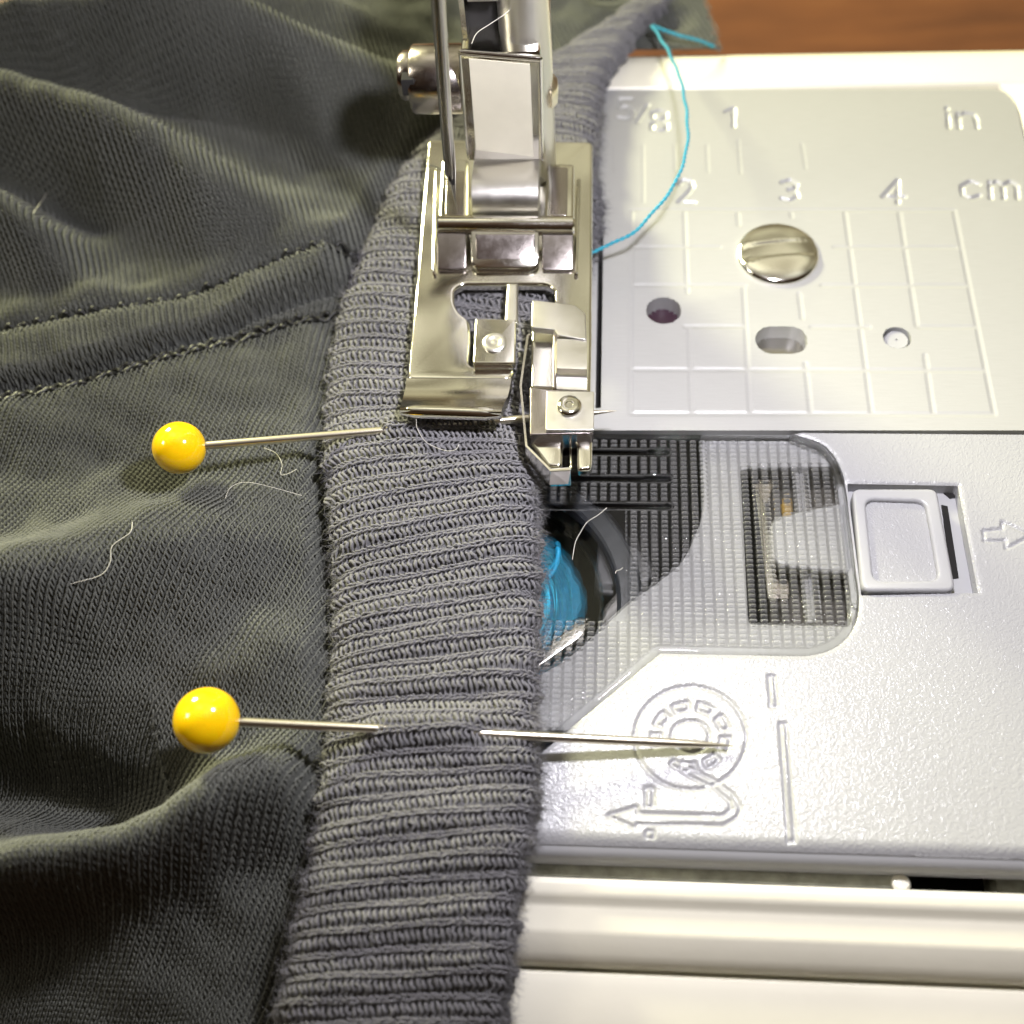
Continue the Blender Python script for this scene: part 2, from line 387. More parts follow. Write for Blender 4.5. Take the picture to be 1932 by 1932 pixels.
ticks = [((150, 350), (155, 465)), ((290, 350), (290, 595)), ((425, 350), (428, 460)), ((565, 350), (570, 465)), ((700, 330), (710, 470)), ((975, 345), (990, 450))]
GLY = {'5': [[(.95, 0), (.1, 0), (.05, .45), (.6, .4), (.95, .6), (.95, .85), (.6, 1), (.05, .95)]],
       '/': [[(0, 1), (1, 0)]],
       '8': [[(.5, .47), (.1, .35), (.1, .1), (.5, 0), (.9, .1), (.9, .35), (.5, .47), (.05, .62), (.05, .9), (.5, 1), (.95, .9), (.95, .62), (.5, .47)]],
       '1': [[(0, .2), (.5, 0), (.5, 1)]],
       'i': [[(.5, .35), (.5, 1)], [(.5, .05), (.5, .12)]],
       'n': [[(.05, 1), (.05, .35)], [(.05, .5), (.4, .33), (.85, .4), (.95, .6), (.95, 1)]],
       '2': [[(.05, .2), (.3, 0), (.8, .05), (.9, .3), (.6, .6), (.05, 1), (1, 1)]],
       '3': [[(.05, .12), (.5, 0), (.9, .2), (.8, .42), (.45, .48), (.85, .58), (.95, .8), (.5, 1), (.03, .88)]],
       '4': [[(.7, 1), (.7, 0), (.02, .72), (1, .72)]],
       'c': [[(.95, .45), (.5, .33), (.08, .5), (.08, .85), (.5, 1), (.95, .88)]],
       'm': [[(.05, 1), (.05, .35)], [(.05, .48), (.28, .34), (.5, .48), (.5, 1)], [(.5, .48), (.75, .34), (.97, .48), (.97, 1)]]}
def glyph(ch, x, y, w_, h_, sh=0.0):
    r = []
    for st in GLY[ch]:
        q = [(x + a * w_ + sh * b * h_, y + b * h_) for a, b in st]
        r += [(q[i], q[i + 1]) for i in range(len(q) - 1)]
    return r
marks = glyph('5', 180, 150, 65, 85) + glyph('/', 265, 175, 45, 75) + glyph('8', 325, 200, 70, 90) + glyph('1', 645, 190, 70, 80) + glyph('i', 1585, 185, 30, 90, .1) + glyph('n', 1640, 180, 85, 95, .1) \
    + glyph('2', 440, 500, 70, 95) + glyph('3', 885, 500, 75, 90) + glyph('4', 1322, 500, 95, 100) + glyph('c', 1655, 470, 85, 110, .05) + glyph('m', 1775, 470, 125, 110, .08)
segG = [S3(a, b) for a, b in grid]; segT = [S3(a, b) for a, b in ticks]; segM = [S3(a, b) for a, b in marks]
def circ_sdf(dc, rx_d, fy=1.0, px=None):
    c = P(*dc); return lambda X, Y: np.hypot(X - c[0], (Y - c[1]) / fy) - rx_d
hole_a = circ_sdf(c3(378, 1063), 1.55)
cB = P(*c3(885, 1190))
hole_b = lambda X, Y: np.hypot(np.maximum(np.abs(X - cB[0]) - .7, 0), Y - cB[1]) - 1.55
hole_c = circ_sdf(c3(1385, 1180), 1.2)
_sa, _sb = P(1130, 425), P(1130, 770); slot = [(11.93, _sa[1]), (12.40, _sa[1]), (12.40, _sb[1]), (11.93, _sb[1])]
slot_f = lambda X, Y: poly_sdf(X, Y, slot)
def np_height(X, Y):
    z = np.zeros(X.shape)
    g = segs_sdf(X, Y, segG); z -= .07 * np.clip(1 - (g / .24) ** 3, 0, 1)
    t = segs_sdf(X, Y, segT); z -= .05 * np.clip(1 - (t / .17) ** 3, 0, 1)
    k = segs_sdf(X, Y, segM); z -= .20 * np.clip(1 - (k / .25) ** 3, 0, 1)
    return z
nplate = field_plate('needle_plate', (9.5, 56, -2.2, 43), .13, lambda X, Y: poly_sdf(X, Y, npc), np_height, M['plate'], machine, 1.2, (hole_a, hole_b, hole_c, slot_f), 1.6)
tag(nplate, 'brushed metal needle plate with engraved inch and centimetre scale')
# hidden left half of the needle plate under the cloth (butts against the field)
prism('needle_plate_rear', [(-9, npc[0][1] + .1), (9.49, npc[0][1] + .05), (9.49, 40.5), (-9, 40.5)], -1.2, -.004, M['plate'], nplate)
# hole linings
def disc(name, c, r, z0, z1, mat, parent, n=40, bev=.0):
    return prism(name, [(c[0] + r * math.cos(2 * math.pi * i / n), c[1] + r * math.sin(2 * math.pi * i / n)) for i in range(n)], z0, z1, mat, parent, bevel=bev)
cA = P(*c3(378, 1063)); cC = P(*c3(1385, 1180))
disc('hole_lining', cA, 1.9, -4.5, -1.61, M['purple_black'], nplate)
prism('hole_floor', [(cB[0] - 2.6, cB[1] - 2), (cB[0] + 2.6, cB[1] - 2), (cB[0] + 2.6, cB[1] + 2), (cB[0] - 2.6, cB[1] + 2)], -2.4, -1.61, M['hook_metal'], nplate, bevel=.1)
lathe('locating_stud', [(0, -.35), (.1, -.42), (.12, -.30), (.95, -.28), (1.05, -.4), (1.1, -1.8), (0, -1.8)], (cC[0], cC[1], 0), (0, 0, 1), M['grey_smooth'], nplate)
disc('stud_socket', cC, 1.5, -2.6, -1.81, M['grey_smooth'], nplate)
sp = [tuple(p[:2]) for p in slot]
prism('slot_floor', [(sp[0][0] - .6, sp[3][1] - .6), (sp[1][0] + .6, sp[3][1] - .6), (sp[1][0] + .6, sp[0][1] + .6), (sp[0][0] - .6, sp[0][1] + .6)], -3, -1.62, M['black'], nplate)
# plate screw: shallow dome with a coin slot
cS = P(*c3(870, 822)); rS = 3.75
na, nr = 72, 26; sv = [(cS[0], cS[1], 0)]; sf = []
def dome(x, y):
    q = math.hypot(x, y) / rS; z = .15 + .85 * math.sqrt(max(0, 1 - min(q / 1.0, 1) ** 2.4)) * .9
    t = -.12 * x + y; k_ = max(0, min(1, (.95 - abs(t)) / .14)); return z - .12 * k_
sv[0] = (cS[0], cS[1], dome(0, 0))
for a_ in range(1, nr + 1):
    q = rS * (a_ / nr) ** .85
    for b_ in range(na):
        x_, y_ = q * math.cos(2 * math.pi * b_ / na), q * math.sin(2 * math.pi * b_ / na); sv.append((cS[0] + x_, cS[1] + y_, dome(x_, y_) if a_ < nr else .08))
for b_ in range(na): sv.append((cS[0] + rS * math.cos(2 * math.pi * b_ / na), cS[1] + rS * math.sin(2 * math.pi * b_ / na), -.4))
for b_ in range(na): sf.append((0, 1 + b_, 1 + (b_ + 1) % na))
for a_ in range(nr):
    for b_ in range(na): sf.append((1 + a_ * na + b_, 1 + (a_ + 1) * na + b_, 1 + (a_ + 1) * na + (b_ + 1) % na, 1 + a_ * na + (b_ + 1) % na))
screw = mesh_obj('plate_screw', sv, sf, M['chrome'], nplate, True, 60)

# --- machine body: cream top behind and to the right of the plate
back = P(1400, 100)[1]
yb0 = P(1400, 167)[1]
def sweep(name, prof, x0, x1, mat, parent, skew=0.0, n=2, sharp=40):
    """prof: (y,z) loop, swept along x; skew = dy/dx"""
    secs = []
    for i in range(n):
        x = x0 + (x1 - x0) * i / (n - 1)
        secs.append([(x, y + skew * x, z) for y, z in prof])
    return loft(name, secs, mat, parent, sharp=sharp)
body_prof = [(yb0 + .25, -1.5), (yb0 + .25, -.25), (yb0 + .45, -.02), (yb0 + 1.2, 0.05), (44.6, 0.05), (46.2, -.25), (47.3, -.9), (48.0, -2.0), (48.3, -4), (48.6, -60), (yb0 - 5, -60), (yb0 - 5, -1.5)]
sweep('machine_body', body_prof, -12, 140, M['cream'], machine)
xr = npc[3][0]
rp = [(P(1995, 812)[0] + .25, npc[1][1]), (140, npc[1][1]), (140, yb0 + .24), (P(1890, 170)[0], yb0 + .24), (P(1912, 182)[0] + .1, P(1912, 182)[1]), (P(1925, 208)[0], P(1925, 208)[1]), (P(1938, 262)[0], P(1938, 262)[1]), (P(1978, 470)[0] + .2, P(1978, 470)[1])]
prism('bed_surround', rp, -6, 0.02, M['cream'], machine, bevel=.1)
# inner core below the plates so nothing is hollow
prism('machine_core', [(16, -34), (56, -34), (56, 46), (16, 46)], -60, -16.5, M['dirty'], machine)

# --- grey front cover (bed plate)
fL, fR = P(994, 1589), P(1932, 1619); sk = (fR[1] - fL[1]) / (fR[0] - fL[0])
y_front = lambda x: fL[1] + sk * (x - fL[0])
cov = [(1506, 820), (1556, 840), (1586, 880), (1598, 930), (1604, 980), (1610, 1030), (1616, 1080), (1622, 1130), (1616, 1172), (1596, 1205), (1566, 1226), (1528, 1236), (1490, 1237), (1246, 1232), (1068, 1380), (940, 1490)]
covw = [tuple(P(*q)[:2]) for q in cov]
# smooth the outer corner arcs
carc = smooth_line([P(*q)[:2] for q in cov[:13]], 6)
cov_line = [tuple(q) for q in carc] + covw[13:]
yj = P(1500, 817)[1]
bed_poly = [(cov_line[0][0] - .6, yj)] + cov_line + [(7.2, covw[-1][1]), (7.2, y_front(7.2)), (80, y_front(80)), (80, yj)]
rec = [P(1599, 911), P(1808, 915), P(1846, 1117), P(1626, 1122)]
recw = round_poly(rec, .5)
def S5(a, b): return (tuple(P(*c5(*a))[:2]), tuple(P(*c5(*b))[:2]))
icon = []
def ring(cx, cy, rx, ry, a0, a1, n=40):
    q = [(cx + rx * math.cos(a0 + (a1 - a0) * i / n), cy + ry * math.sin(a0 + (a1 - a0) * i / n)) for i in range(n + 1)]
    return [(q[i], q[i + 1]) for i in range(n)]
def pl(*q): return [(q[i], q[i + 1]) for i in range(len(q) - 1)]
icon += ring(770, 340, 195, 180, 0, 2 * math.pi, 60)
icon += ring(770, 335, 66, 56, 0, 2 * math.pi, 30)
for kx in range(9):
    a = -math.pi / 2 + .2 + kx * 2 * math.pi / 9
    if kx == 5: continue
    for rr in (.86, 1.12):
        icon += ring(772, 335, 122 * rr, 108 * rr, a, a + .42, 5)
    for aa in (a, a + .42):
        icon += pl((772 + 122 * .86 * math.cos(aa), 335 + 108 * .86 * math.sin(aa)), (772 + 122 * 1.12 * math.cos(aa), 335 + 108 * 1.12 * math.sin(aa)))
icon += pl((700, 432), (770, 475), (850, 512), (905, 560), (912, 590), (885, 612), (585, 602), (582, 580), (480, 610), (580, 655), (585, 640), (885, 645), (935, 615), (945, 580), (915, 535), (860, 492), (790, 455), (712, 418), (700, 432))
icon += pl((615, 515), (640, 515), (640, 578), (612, 578), (615, 515)); icon += ring(630, 676, 15, 13, 0, 2 * math.pi, 10)
icon += pl((1043, 125), (1062, 125), (1072, 232), (1048, 232), (1043, 125)); icon += pl((1082, 290), (1102, 290), (1135, 700), (1108, 700), (1082, 290))
segI = [S5(a, b) for a, b in icon]
arrow = pl((1780, 472), (1850, 466), (1850, 438), (1960, 490), (1865, 540), (1862, 508), (1782, 512), (1780, 472))
segI += [(tuple(P(*c4(*a))[:2]), tuple(P(*c4(*b))[:2])) for a, b in arrow]
def bed_height(X, Y):
    d = segs_sdf(X, Y, segI)
    z = -.15 * np.clip(1 - (d / .15) ** 4, 0, 1)
    # rounded front edge
    f = Y - (fL[1] + sk * (X - fL[0]))
    z -= np.clip(1.0 - f / 1.0, 0, 1) ** 2 * .4
    e = -poly_sdf(X, Y, cov_line + [(-20, covw[-1][1]), (-20, yj + 3), (cov_line[0][0], yj + 3)])
    z -= .12 * np.clip(1 + e / .35, 0, 1) ** 2
    r = poly_sdf(X, Y, rec); z -= .15 * np.clip(1 - r / .4, 0, 1) ** 2
    return z
bed = field_plate('bed_cover', (7.0, 55, -41, -1.2), .115, lambda X, Y: poly_sdf(X, Y, bed_poly), bed_height, M['bed'], machine, 1.5, (lambda X, Y: poly_sdf(X, Y, rec),), 1.5)
tag(bed, 'pale grey pebbled plastic front cover with bobbin and arrow marks')
# front edge of the cover
ef = y_front(0)
sweep('cover_front_edge', [(ef + .25, -.42), (ef - .25, -.55), (ef - .65, -.9), (ef - .8, -1.5), (ef - .75, -2.6), (ef + .3, -2.6)], 0, 75, M['grey_smooth'], bed, sk)
# release-button recess
cx = np.mean([p[0] for p in rec]); cy = np.mean([p[1] for p in rec])
prism('recess_floor', [(cx + (p[0] - cx) * 1.12, cy + (p[1] - cy) * 1.1) for p in recw], -2.6, -1.3, M['grey_smooth'], bed)
slab('recess_shade_patch', [(1776, 952), (1788, 955), (1809, 1090), (1795, 1092)], -1.2, .09, M['black'], bed, r=.05, bevel=0)  # black sheet on the floor puts in the slot's shade
slab('recess_shade_patch', [(1768, 920), (1800, 920), (1812, 938), (1792, 940)], -1.2, .09, M['black'], bed, r=.05, bevel=0)  # black sheet paints the shade in the recess corner
bz = .35
bt = [(1608, 921), (1768, 921), (1804, 1114), (1627, 1114)]
bi = [(1633, 941), (1746, 945), (1772, 1094), (1649, 1096)]
bo_w = round_poly([P(*q, bz) for q in bt], .7); bi_w = round_poly([P(*q, bz) for q in bi], .8)
btn = prism('release_button', bo_w, -1.15, bz, M['grey_smooth'], machine, [bi_w], .28, 4)
cxb = np.mean([p[0] for p in bi_w]); cyb = np.mean([p[1] for p in bi_w])
prism('thumb_dish', [(cxb + (p[0] - cxb) * 1.06, cyb + (p[1] - cyb) * 1.06) for p in bi_w], -1.1, -.12, M['bed'], btn)

# --- pit floor beneath the clear cover: light frame with the dark hook cavity
cav = [(1321, 800), (1326, 900), (1326, 965), (1311, 1010), (1286, 1060), (1246, 1095), (1191, 1135), (1131, 1190), (1066, 1245), (1016, 1275), (940, 1330)]
cavw = [P(u, v, -1.7)[:2] for u, v in cav]
cavs = [tuple(q) for q in smooth_line(cavw, 5)]
pit = [(1398, 884), (1578, 880), (1592, 960), (1606, 1182), (1412, 1178)]
pitw = round_poly([P(*q, -1.7) for q in pit], .5)
fl_poly = cavs + [(-14, cavs[-1][1]), (-14, -28), (30, -28), (43, -20), (43, -1.4), (cavs[0][0], -1.4)]
fl = prism('cover_bed', fl_poly, -3.2, -1.7, M['grey_smooth'], machine, [pitw], .12)
tag(fl, 'pale inner ledge seen through the clear bobbin cover')
prism('cavity_wall', [(-20, -30), (44, -30), (44, -1.3), (-20, -1.3)], -16, -14, M['black'], machine)
for q in ([(-20.6, -31), (-20, -31), (-20, -.7), (-20.6, -.7)], [(-20, -1.2), (44, -1.2), (44, -.7), (-20, -.7)], [(44.05, -31), (44.6, -31), (44.6, -.7), (44.05, -.7)], [(-20, -31), (44, -31), (44, -30.4), (-20, -30.4)]):
    prism('cavity_wall', q, -16, -3.3 if q[0][0] < 0 and q[1][0] < 0 else -1.75, M['black'], machine)
prism('pit_floor', [(26, -19), (42, -19), (42, -3), (26, -3)], -6.0, -5.5, M['pit'], machine)
# latch parts in the pit
slab('latch_strip', [(1424, 915), (1440, 915), (1464, 1130), (1448, 1130)], -2.0, .5, M['hook_metal'], machine, r=.1, bevel=.08)
slab('latch_clip', [(1420, 912), (1462, 912), (1448, 948), (1440, 948)], -1.9, .6, M['nickel_dark'], machine, r=.15, bevel=.08)
slab('latch_clip', [(1456, 1098), (1488, 1104), (1490, 1130), (1458, 1130)], -1.9, .6, M['nickel_dark'], machine, r=.15, bevel=.08)
slab('latch_bar', [(1500, 890), (1516, 890), (1540, 1175), (1524, 1175)], -2.6, .8, M['grey_smooth'], machine, r=.1, bevel=.08)
slab('latch_spring', [(1472, 950), (1492, 950), (1494, 976), (1476, 976)], -2.2, .6, simple('brass_spring', (.55, .36, .10), .3, 1), machine, r=.1, bevel=.08)
slab('latch_tongue', [(1452, 988), (1470, 974), (1590, 948), (1606, 1080), (1560, 1078), (1470, 1066), (1456, 1052)], -1.15, 1.4, M['grey_smooth'], machine, r=.5, bevel=.25)

# --- hook and bobbin case
bc = P(905, 1150, -4.0)
case = lathe('bobbin_case', [(13.2, -3.6), (13.2, -1.4), (12.9, -1.1), (11.4, -1.1), (11.1, -1.4), (11.1, -8), (13.2, -8), (13.2, -3.6)], (bc[0], bc[1], -1.6), (0, 0, 1), simple('black_hook_plastic', (.028, .031, .038), .3, bump_scale=.6, bump_mm=.05), machine, 80)
tag(case, 'round black bobbin case ring')
disc('case_floor', bc, 11.2, -11, -9.8, M['black'], machine, 60)
slab('hook_lug', [(1130, 1020), (1200, 1030), (1240, 1085), (1180, 1125), (1120, 1120)], -4.2, 3, simple('dark_grey_lug', (.09, .09, .095), .4), machine, r=.6, bevel=.3)
slab('hook_lug', [(1140, 1155), (1180, 1110), (1215, 1110), (1190, 1140), (1130, 1195)], -3.2, 1.5, simple('mid_grey_lug', (.25, .24, .23), .5), machine, r=.4, bevel=.3)
slab('hook_race', [(1000, 1250), (1040, 1205), (1090, 1170), (1118, 1172), (1100, 1205), (1050, 1240), (1000, 1275)], -2.6, 1.0, M['hook_metal'], machine, r=.4, bevel=.35)

# --- clear bobbin cover
cy0 = yj + .05
clear_poly = [(-15, cy0 - .05), (cov_line[0][0] - .4, cy0 - .05)] + cov_line + [(-15, covw[-1][1])]
win = [(860, 962), (1178, 962), (1184, 1168), (860, 1168)]
bars = [((840, 850), (1258, 850)), ((840, 900), (1261, 900)), ((840, 952), (1261, 952))]
barw = [(tuple(P(*a)[:2]), tuple(P(*b)[:2])) for a, b in bars]
winw = [tuple(P(*q)[:2]) for q in win]
px_, py_ = .82, .435
def lens_mask(X, Y):
    s = -poly_sdf(X, Y, clear_poly); fx = np.abs(((X / px_) % 1) - .5) * 2; fy = np.abs(((Y / py_) % 1) - .5) * 2
    lens = sstep(.78, .58, fx) * sstep(.92, .72, fy)
    b = segs_sdf(X, Y, barw); wsd = poly_sdf(X, Y, winw); m_ = (s > .75) & (b > .45) & (wsd > .05)
    v = np.where(m_, lens, 1.0); v = np.where(b < .27, .35, v); return np.where((s < .12) | ((s > .62) & (s < .75)), .25, v)
def glint_mask(X, Y):
    s = -poly_sdf(X, Y, clear_poly); b = segs_sdf(X, Y, barw); wsd = poly_sdf(X, Y, winw); fx = np.abs(((X / px_) % 1) - .5) * 2; fy = np.abs(((Y / py_) % 1) - .5) * 2
    return np.where((s > .75) & (b > .45) & (wsd > .05), sstep(.74, .5, fx) * sstep(.95, .6, fy), np.where((b > .27) & (b < .40), .5, 0.0))
def cover_height(X, Y):
    s = -poly_sdf(X, Y, clear_poly)
    fx = np.abs(((X / px_) % 1) - .5) * 2; fy = np.abs(((Y / py_) % 1) - .5) * 2
    lens = np.clip(1 - (fx / .72) ** 4, 0, 1) * np.clip(1 - (fy / .80) ** 2, 0, 1)
    b = segs_sdf(X, Y, barw); wsd = poly_sdf(X, Y, winw)
    m_ = (s > .75) & (b > .45) & (wsd > .05)
    z = -.26 + np.where(m_, .22 * lens, 0)
    z += .2 * np.clip(1 - ((s - .38) / .3) ** 4, 0, 1)                 # raised rim
    z -= .28 * np.clip(1 - (b / .27) ** 4, 0, 1)
    return z
clear_f = lambda X, Y: poly_sdf(X, Y, clear_poly) + .06
cover = field_plate('bobbin_cover', (4.5, 44, -31, -1), .085, clear_f, cover_height, M['lens'], machine, 1.1, attr=('lens_tint', lens_mask))
for o__ in [cover]:
    co = np.zeros(len(o__.data.vertices) * 3, np.float32); o__.data.vertices.foreach_get('co', co); co = co.reshape(-1, 3) / S + world_loc(machine) / S
    o__.data.attributes.new('lens_glint', 'FLOAT', 'POINT').data.foreach_set('value', glint_mask(co[:, 0], co[:, 1]).astype(np.float32))
tag(cover, 'smoked clear bobbin cover with moulded lens pattern')

# --- cream front of the machine, below the cover
lipL, lipR = P(994, 1672, -2), P(1932, 1706, -2); sk2 = (lipR[1] - lipL[1]) / (lipR[0] - lipL[0]); yl = lipL[1] - sk2 * lipL[0]
gL, gR = P(983, 1823, -4.4), P(1932, 1857, -4.4); yg = gL[1] - sk2 * gL[0]
cp = [(yl + .95, -6), (yl + .8, -2.4), (yl + .6, -1.7), (yl + .15, -1.4), (yl - .35, -1.5), (yl - .75, -1.75), (yl - 1.0, -2.15), (yl - 1.3, -2.3), (yl - 2.6, -2.55), (yl - 3.0, -2.7), (yg + .9, -3.7), (yg + .4, -4.1), (yg + .2, -4.8), (yg + .2, -40), (yl + .95, -40)]
sweep('front_panel', cp, -3, 80, M['cream'], machine, sk2)
lp = [(yg + .0, -5.2), (yg - .3, -4.85), (yg - 1.0, -4.9), (yg - 5, -6.2), (yg - 14, -12), (yg - 16, -60), (yg, -60)]
sweep('lower_panel', lp, -4, 80, M['cream'], machine, sk2)
sweep('cavity_floor', [(yl + 1.0, -2.7), (yl + 5.5, -2.65), (yl + 5.5, -6), (yl + 1.0, -6)], 0, P(1690, 1650, -4)[0], M['dirty'], machine, sk2)
pa = P(1718, 1665, -4); pb = P(1884, 1668, -4)
sweep('dark_opening', [(yl + 1.0, -7.4), (yl + 5.5, -7.2), (yl + 5.5, -8), (yl + 1.0, -8)], pa[0] - 1, pb[0], M['black'], machine, sk2)
sweep('cavity_floor', [(yl + 1.0, -4.6), (yl + 5.5, -4.2), (yl + 5.5, -9), (yl + 1.0, -9)], pb[0], 80, M['dirty'], machine, sk2)
tb = P(1702, 1664, -2)
lathe('catch_tab', [(0, 0), (.6, .0), (.65, .2), (.5, .45), (0, .55)], (tb[0], tb[1] + .0, -2.6), (0, .1, 1), M['cream'], machine)

# ================================================================ PRESSER FOOT
FZ = 5.0
foot = slab('presser_foot', [(807, 262), (1118, 266), (1117, 640), (1115, 760), (1002, 745), (1003, 600), (1046, 572), (1045, 545), (1030, 536), (872, 536), (857, 546), (857, 572), (866, 590), (886, 604), (888, 640), (884, 690), (972, 692), (964, 716), (767, 716), (782, 560)],
            FZ, .95, M['chrome'], machine, r=.6, bevel=.30, res=5)
tag(foot, 'chrome blind hem presser foot')
# upturned toe
rows = [((767, 714), (965, 714), 5.0), ((765, 730), (962, 732), 5.0), ((762, 744), (958, 748), 5.25), ((758, 757), (951, 762), 5.8), ((755, 766), (947, 771), 6.5), ((754, 772), (946, 777), 6.75)]
secs = []
for a, b, z in rows:
    p, q = P(*a, z), P(*b, z); secs.append([tuple(p), tuple(p * .5 + q * .5), tuple(q), tuple(q + [0, .0, -.95]), tuple(p * .5 + q * .5 + [0, 0, -.95]), tuple(p + [0, 0, -.95])])
p, q = P(754, 776, 6.6), P(946, 781, 6.6)
secs.append([tuple(p), tuple(p * .5 + q * .5), tuple(q), tuple(q + [0, .02, -.75]), tuple(p * .5 + q * .5 + [0, .02, -.75]), tuple(p + [0, .02, -.75])])
toe = loft('toe', secs, M['chrome'], foot, sharp=60)
a, b = P(757, 776, 6.25), P(943, 781, 6.25)
tubes('toe_rolled_edge', [(np.array([a + (b - a) * t for t in np.linspace(0, 1, 8)]), [.3] + [.55] * 6 + [.3])], M['chrome'], foot, 16)
# cheeks
slab('cheek', [c1(545, 1110), c1(738, 1105), c1(738, 1530), c1(520, 1530)], 7.6, 2.6, M['chrome'], foot, r=.35, bevel=.3)
slab('cheek', [c1(1285, 1135), c1(1475, 1140), c1(1472, 1530), c1(1262, 1530)], 7.6, 2.6, M['chrome'], foot, r=.35, bevel=.3)
slab('cheek_recess', [c1(585, 1190), c1(715, 1190), c1(710, 1500), c1(575, 1500)], 7.68, .1, M['nickel_dark'], foot, r=.3, bevel=.04)
slab('cheek_recess', [c1(1320, 1160), c1(1430, 1165), c1(1425, 1500), c1(1310, 1500)], 7.68, .1, M['nickel_dark'], foot, r=.3, bevel=.04)
# cross pin
a, b = P(*c1(522, 1565), 7.0), P(*c1(1478, 1575), 7.0)
lathe('hinge_pin', [(0, 0), (.7, .0), (.85, .15), (.85, np.linalg.norm(b - a) - .15), (.7, np.linalg.norm(b - a)), (0, np.linalg.norm(b - a))], a, b - a, M['chrome'], foot, 24)
def ramp_part(name, dl, dr, v0, v1, z0, z1, mat, th=.7, r=.4):
    p = [P(dl, v0, z0), P(dr, v0, z0), P(dr, v1, z1), P(dl, v1, z1)]
    o = prism(name, round_poly([q[:2] for q in p], [.05, .05, r, r]), -th, 0, mat, foot, bevel=.12)
    ya, yb_ = p[0][1], p[2][1]
    for v in o.data.vertices:
        y = v.co.y / S + world_loc(foot)[1] / S + 0
        f = (ya - y) / (ya - yb_); v.co.z += (z0 + (z1 - z0) * f) * S
    return o
M['chrome_brown'] = M['chrome']
ramp_part('front_ramp', c1(515, 0)[0], c1(722, 0)[0], c1(0, 1605)[1], c1(0, 1880)[1], 6.9, 5.25, M['nickel_dark'])
ramp_part('front_ramp', c1(1248, 0)[0], c1(1468, 0)[0], c1(0, 1605)[1], c1(0, 1885)[1], 6.9, 5.25, M['nickel_dark'])
ramp_part('centre_tongue', c1(752, 0)[0], c1(1228, 0)[0], c1(0, 1590)[1], c1(0, 1868)[1], 7.2, 5.6, M['chrome'], .6, 1.0)
ramp_part('tongue_inlay', c1(785, 0)[0], c1(1200, 0)[0], c1(0, 1625)[1], c1(0, 1840)[1], 7.2, 5.72, M['nickel_dark'], .5, .8)
slab('side_rail', [c1(500, 1150), c1(528, 1150), c1(505, 1880), c1(478, 1880)], 5.5, .6, M['chrome'], foot, r=.1, bevel=.15)
slab('side_rail', [c1(1490, 1240), c1(1520, 1240), c1(1500, 1900), c1(1470, 1900)], 5.5, .6, M['chrome'], foot, r=.1, bevel=.15)
# needle-window bar and riveted plate
slab('window_bar', [c2(1005, 340), c2(1082, 340), c2(1082, 620), c2(985, 620)], 5.2, .7, M['nickel'], foot, r=.2, bevel=.2)
rv = slab('riveted_plate', [c2(785, 582), c2(1068, 590), c2(1062, 895), c2(768, 892)], 5.75, .75, M['chrome'], foot, r=.15, bevel=.12)
cR = P(*c2(918, 755), 5.75)
lathe('rivet', [(1.0, -.05), (1.0, .12), (.85, .22), (.55, .22), (.4, .10), (.18, .14), (0.01, .16)], cR, (0, 0, 1), M['nickel'], foot, 28, 50)
# hem guide assembly
gd = slab('guide_bracket', [c2(1180, 452), c2(1480, 488), c2(1552, 545), c2(1560, 735), c2(1355, 700), c2(1340, 662), c2(1172, 645)], 6.6, .7, M['nickel'], foot, r=.3, bevel=.1)
# bent strip on the right
secs = []
for vv, z in ((725, 6.45), (800, 6.5), (880, 6.7), (930, 6.6), (965, 6.1), (1000, 5.8), (1075, 5.75)):
    p, q = P(*c2(1352, vv), z), P(*c2(1562, vv + 8), z)
    secs.append([tuple(p), tuple(q), tuple(q + [0, 0, -.5]), tuple(p + [0, 0, -.5])])
loft('guide_strip', secs, M['nickel'], foot, sharp=60)
slab('guide_channel', [c2(1178, 655), c2(1345, 668), c2(1350, 1070), c2(1172, 1062)], 5.5, .6, M['chrome'], foot, r=.1, bevel=.15)
slab('channel_wall', [c2(1325, 690), c2(1352, 692), c2(1350, 1068), c2(1322, 1064)], 6.2, .9, M['nickel_dark'], foot, r=.1, bevel=.1)
slab('guide_block', [c2(1163, 1062), c2(1330, 1078), c2(1612, 1090), c2(1606, 1385), c2(1163, 1395)], 6.4, 2.0, M['nickel_dark'], foot, r=.15, bevel=.12)
sq = slab('clamp_washer', [c2(1280, 1088), c2(1614, 1092), c2(1610, 1362), c2(1274, 1360)], 6.75, .34, M['nickel'], foot, r=.1, bevel=.06)
cK = P(*c2(1440, 1200), 6.75)
lathe('adjusting_screw', [(.98, -.05), (.98, .18), (.9, .32), (.6, .42), (.3, .40), (.25, .30), (0.01, .30)], cK, (0, 0, 1), M['chrome'], foot, 28, 50)
slab('guide_toe', [c2(1165, 1385), c2(1602, 1385), c2(1600, 1600), c2(1585, 1635), c2(1500, 1640), c2(1492, 1610), c2(1492, 1460), c2(1465, 1425), c2(1420, 1425), c2(1395, 1460), c2(1392, 1600), c2(1370, 1620), c2(1290, 1615), c2(1165, 1440)], 5.3, 1.0, M['chrome'], foot, r=.28, bevel=.25, res=4)
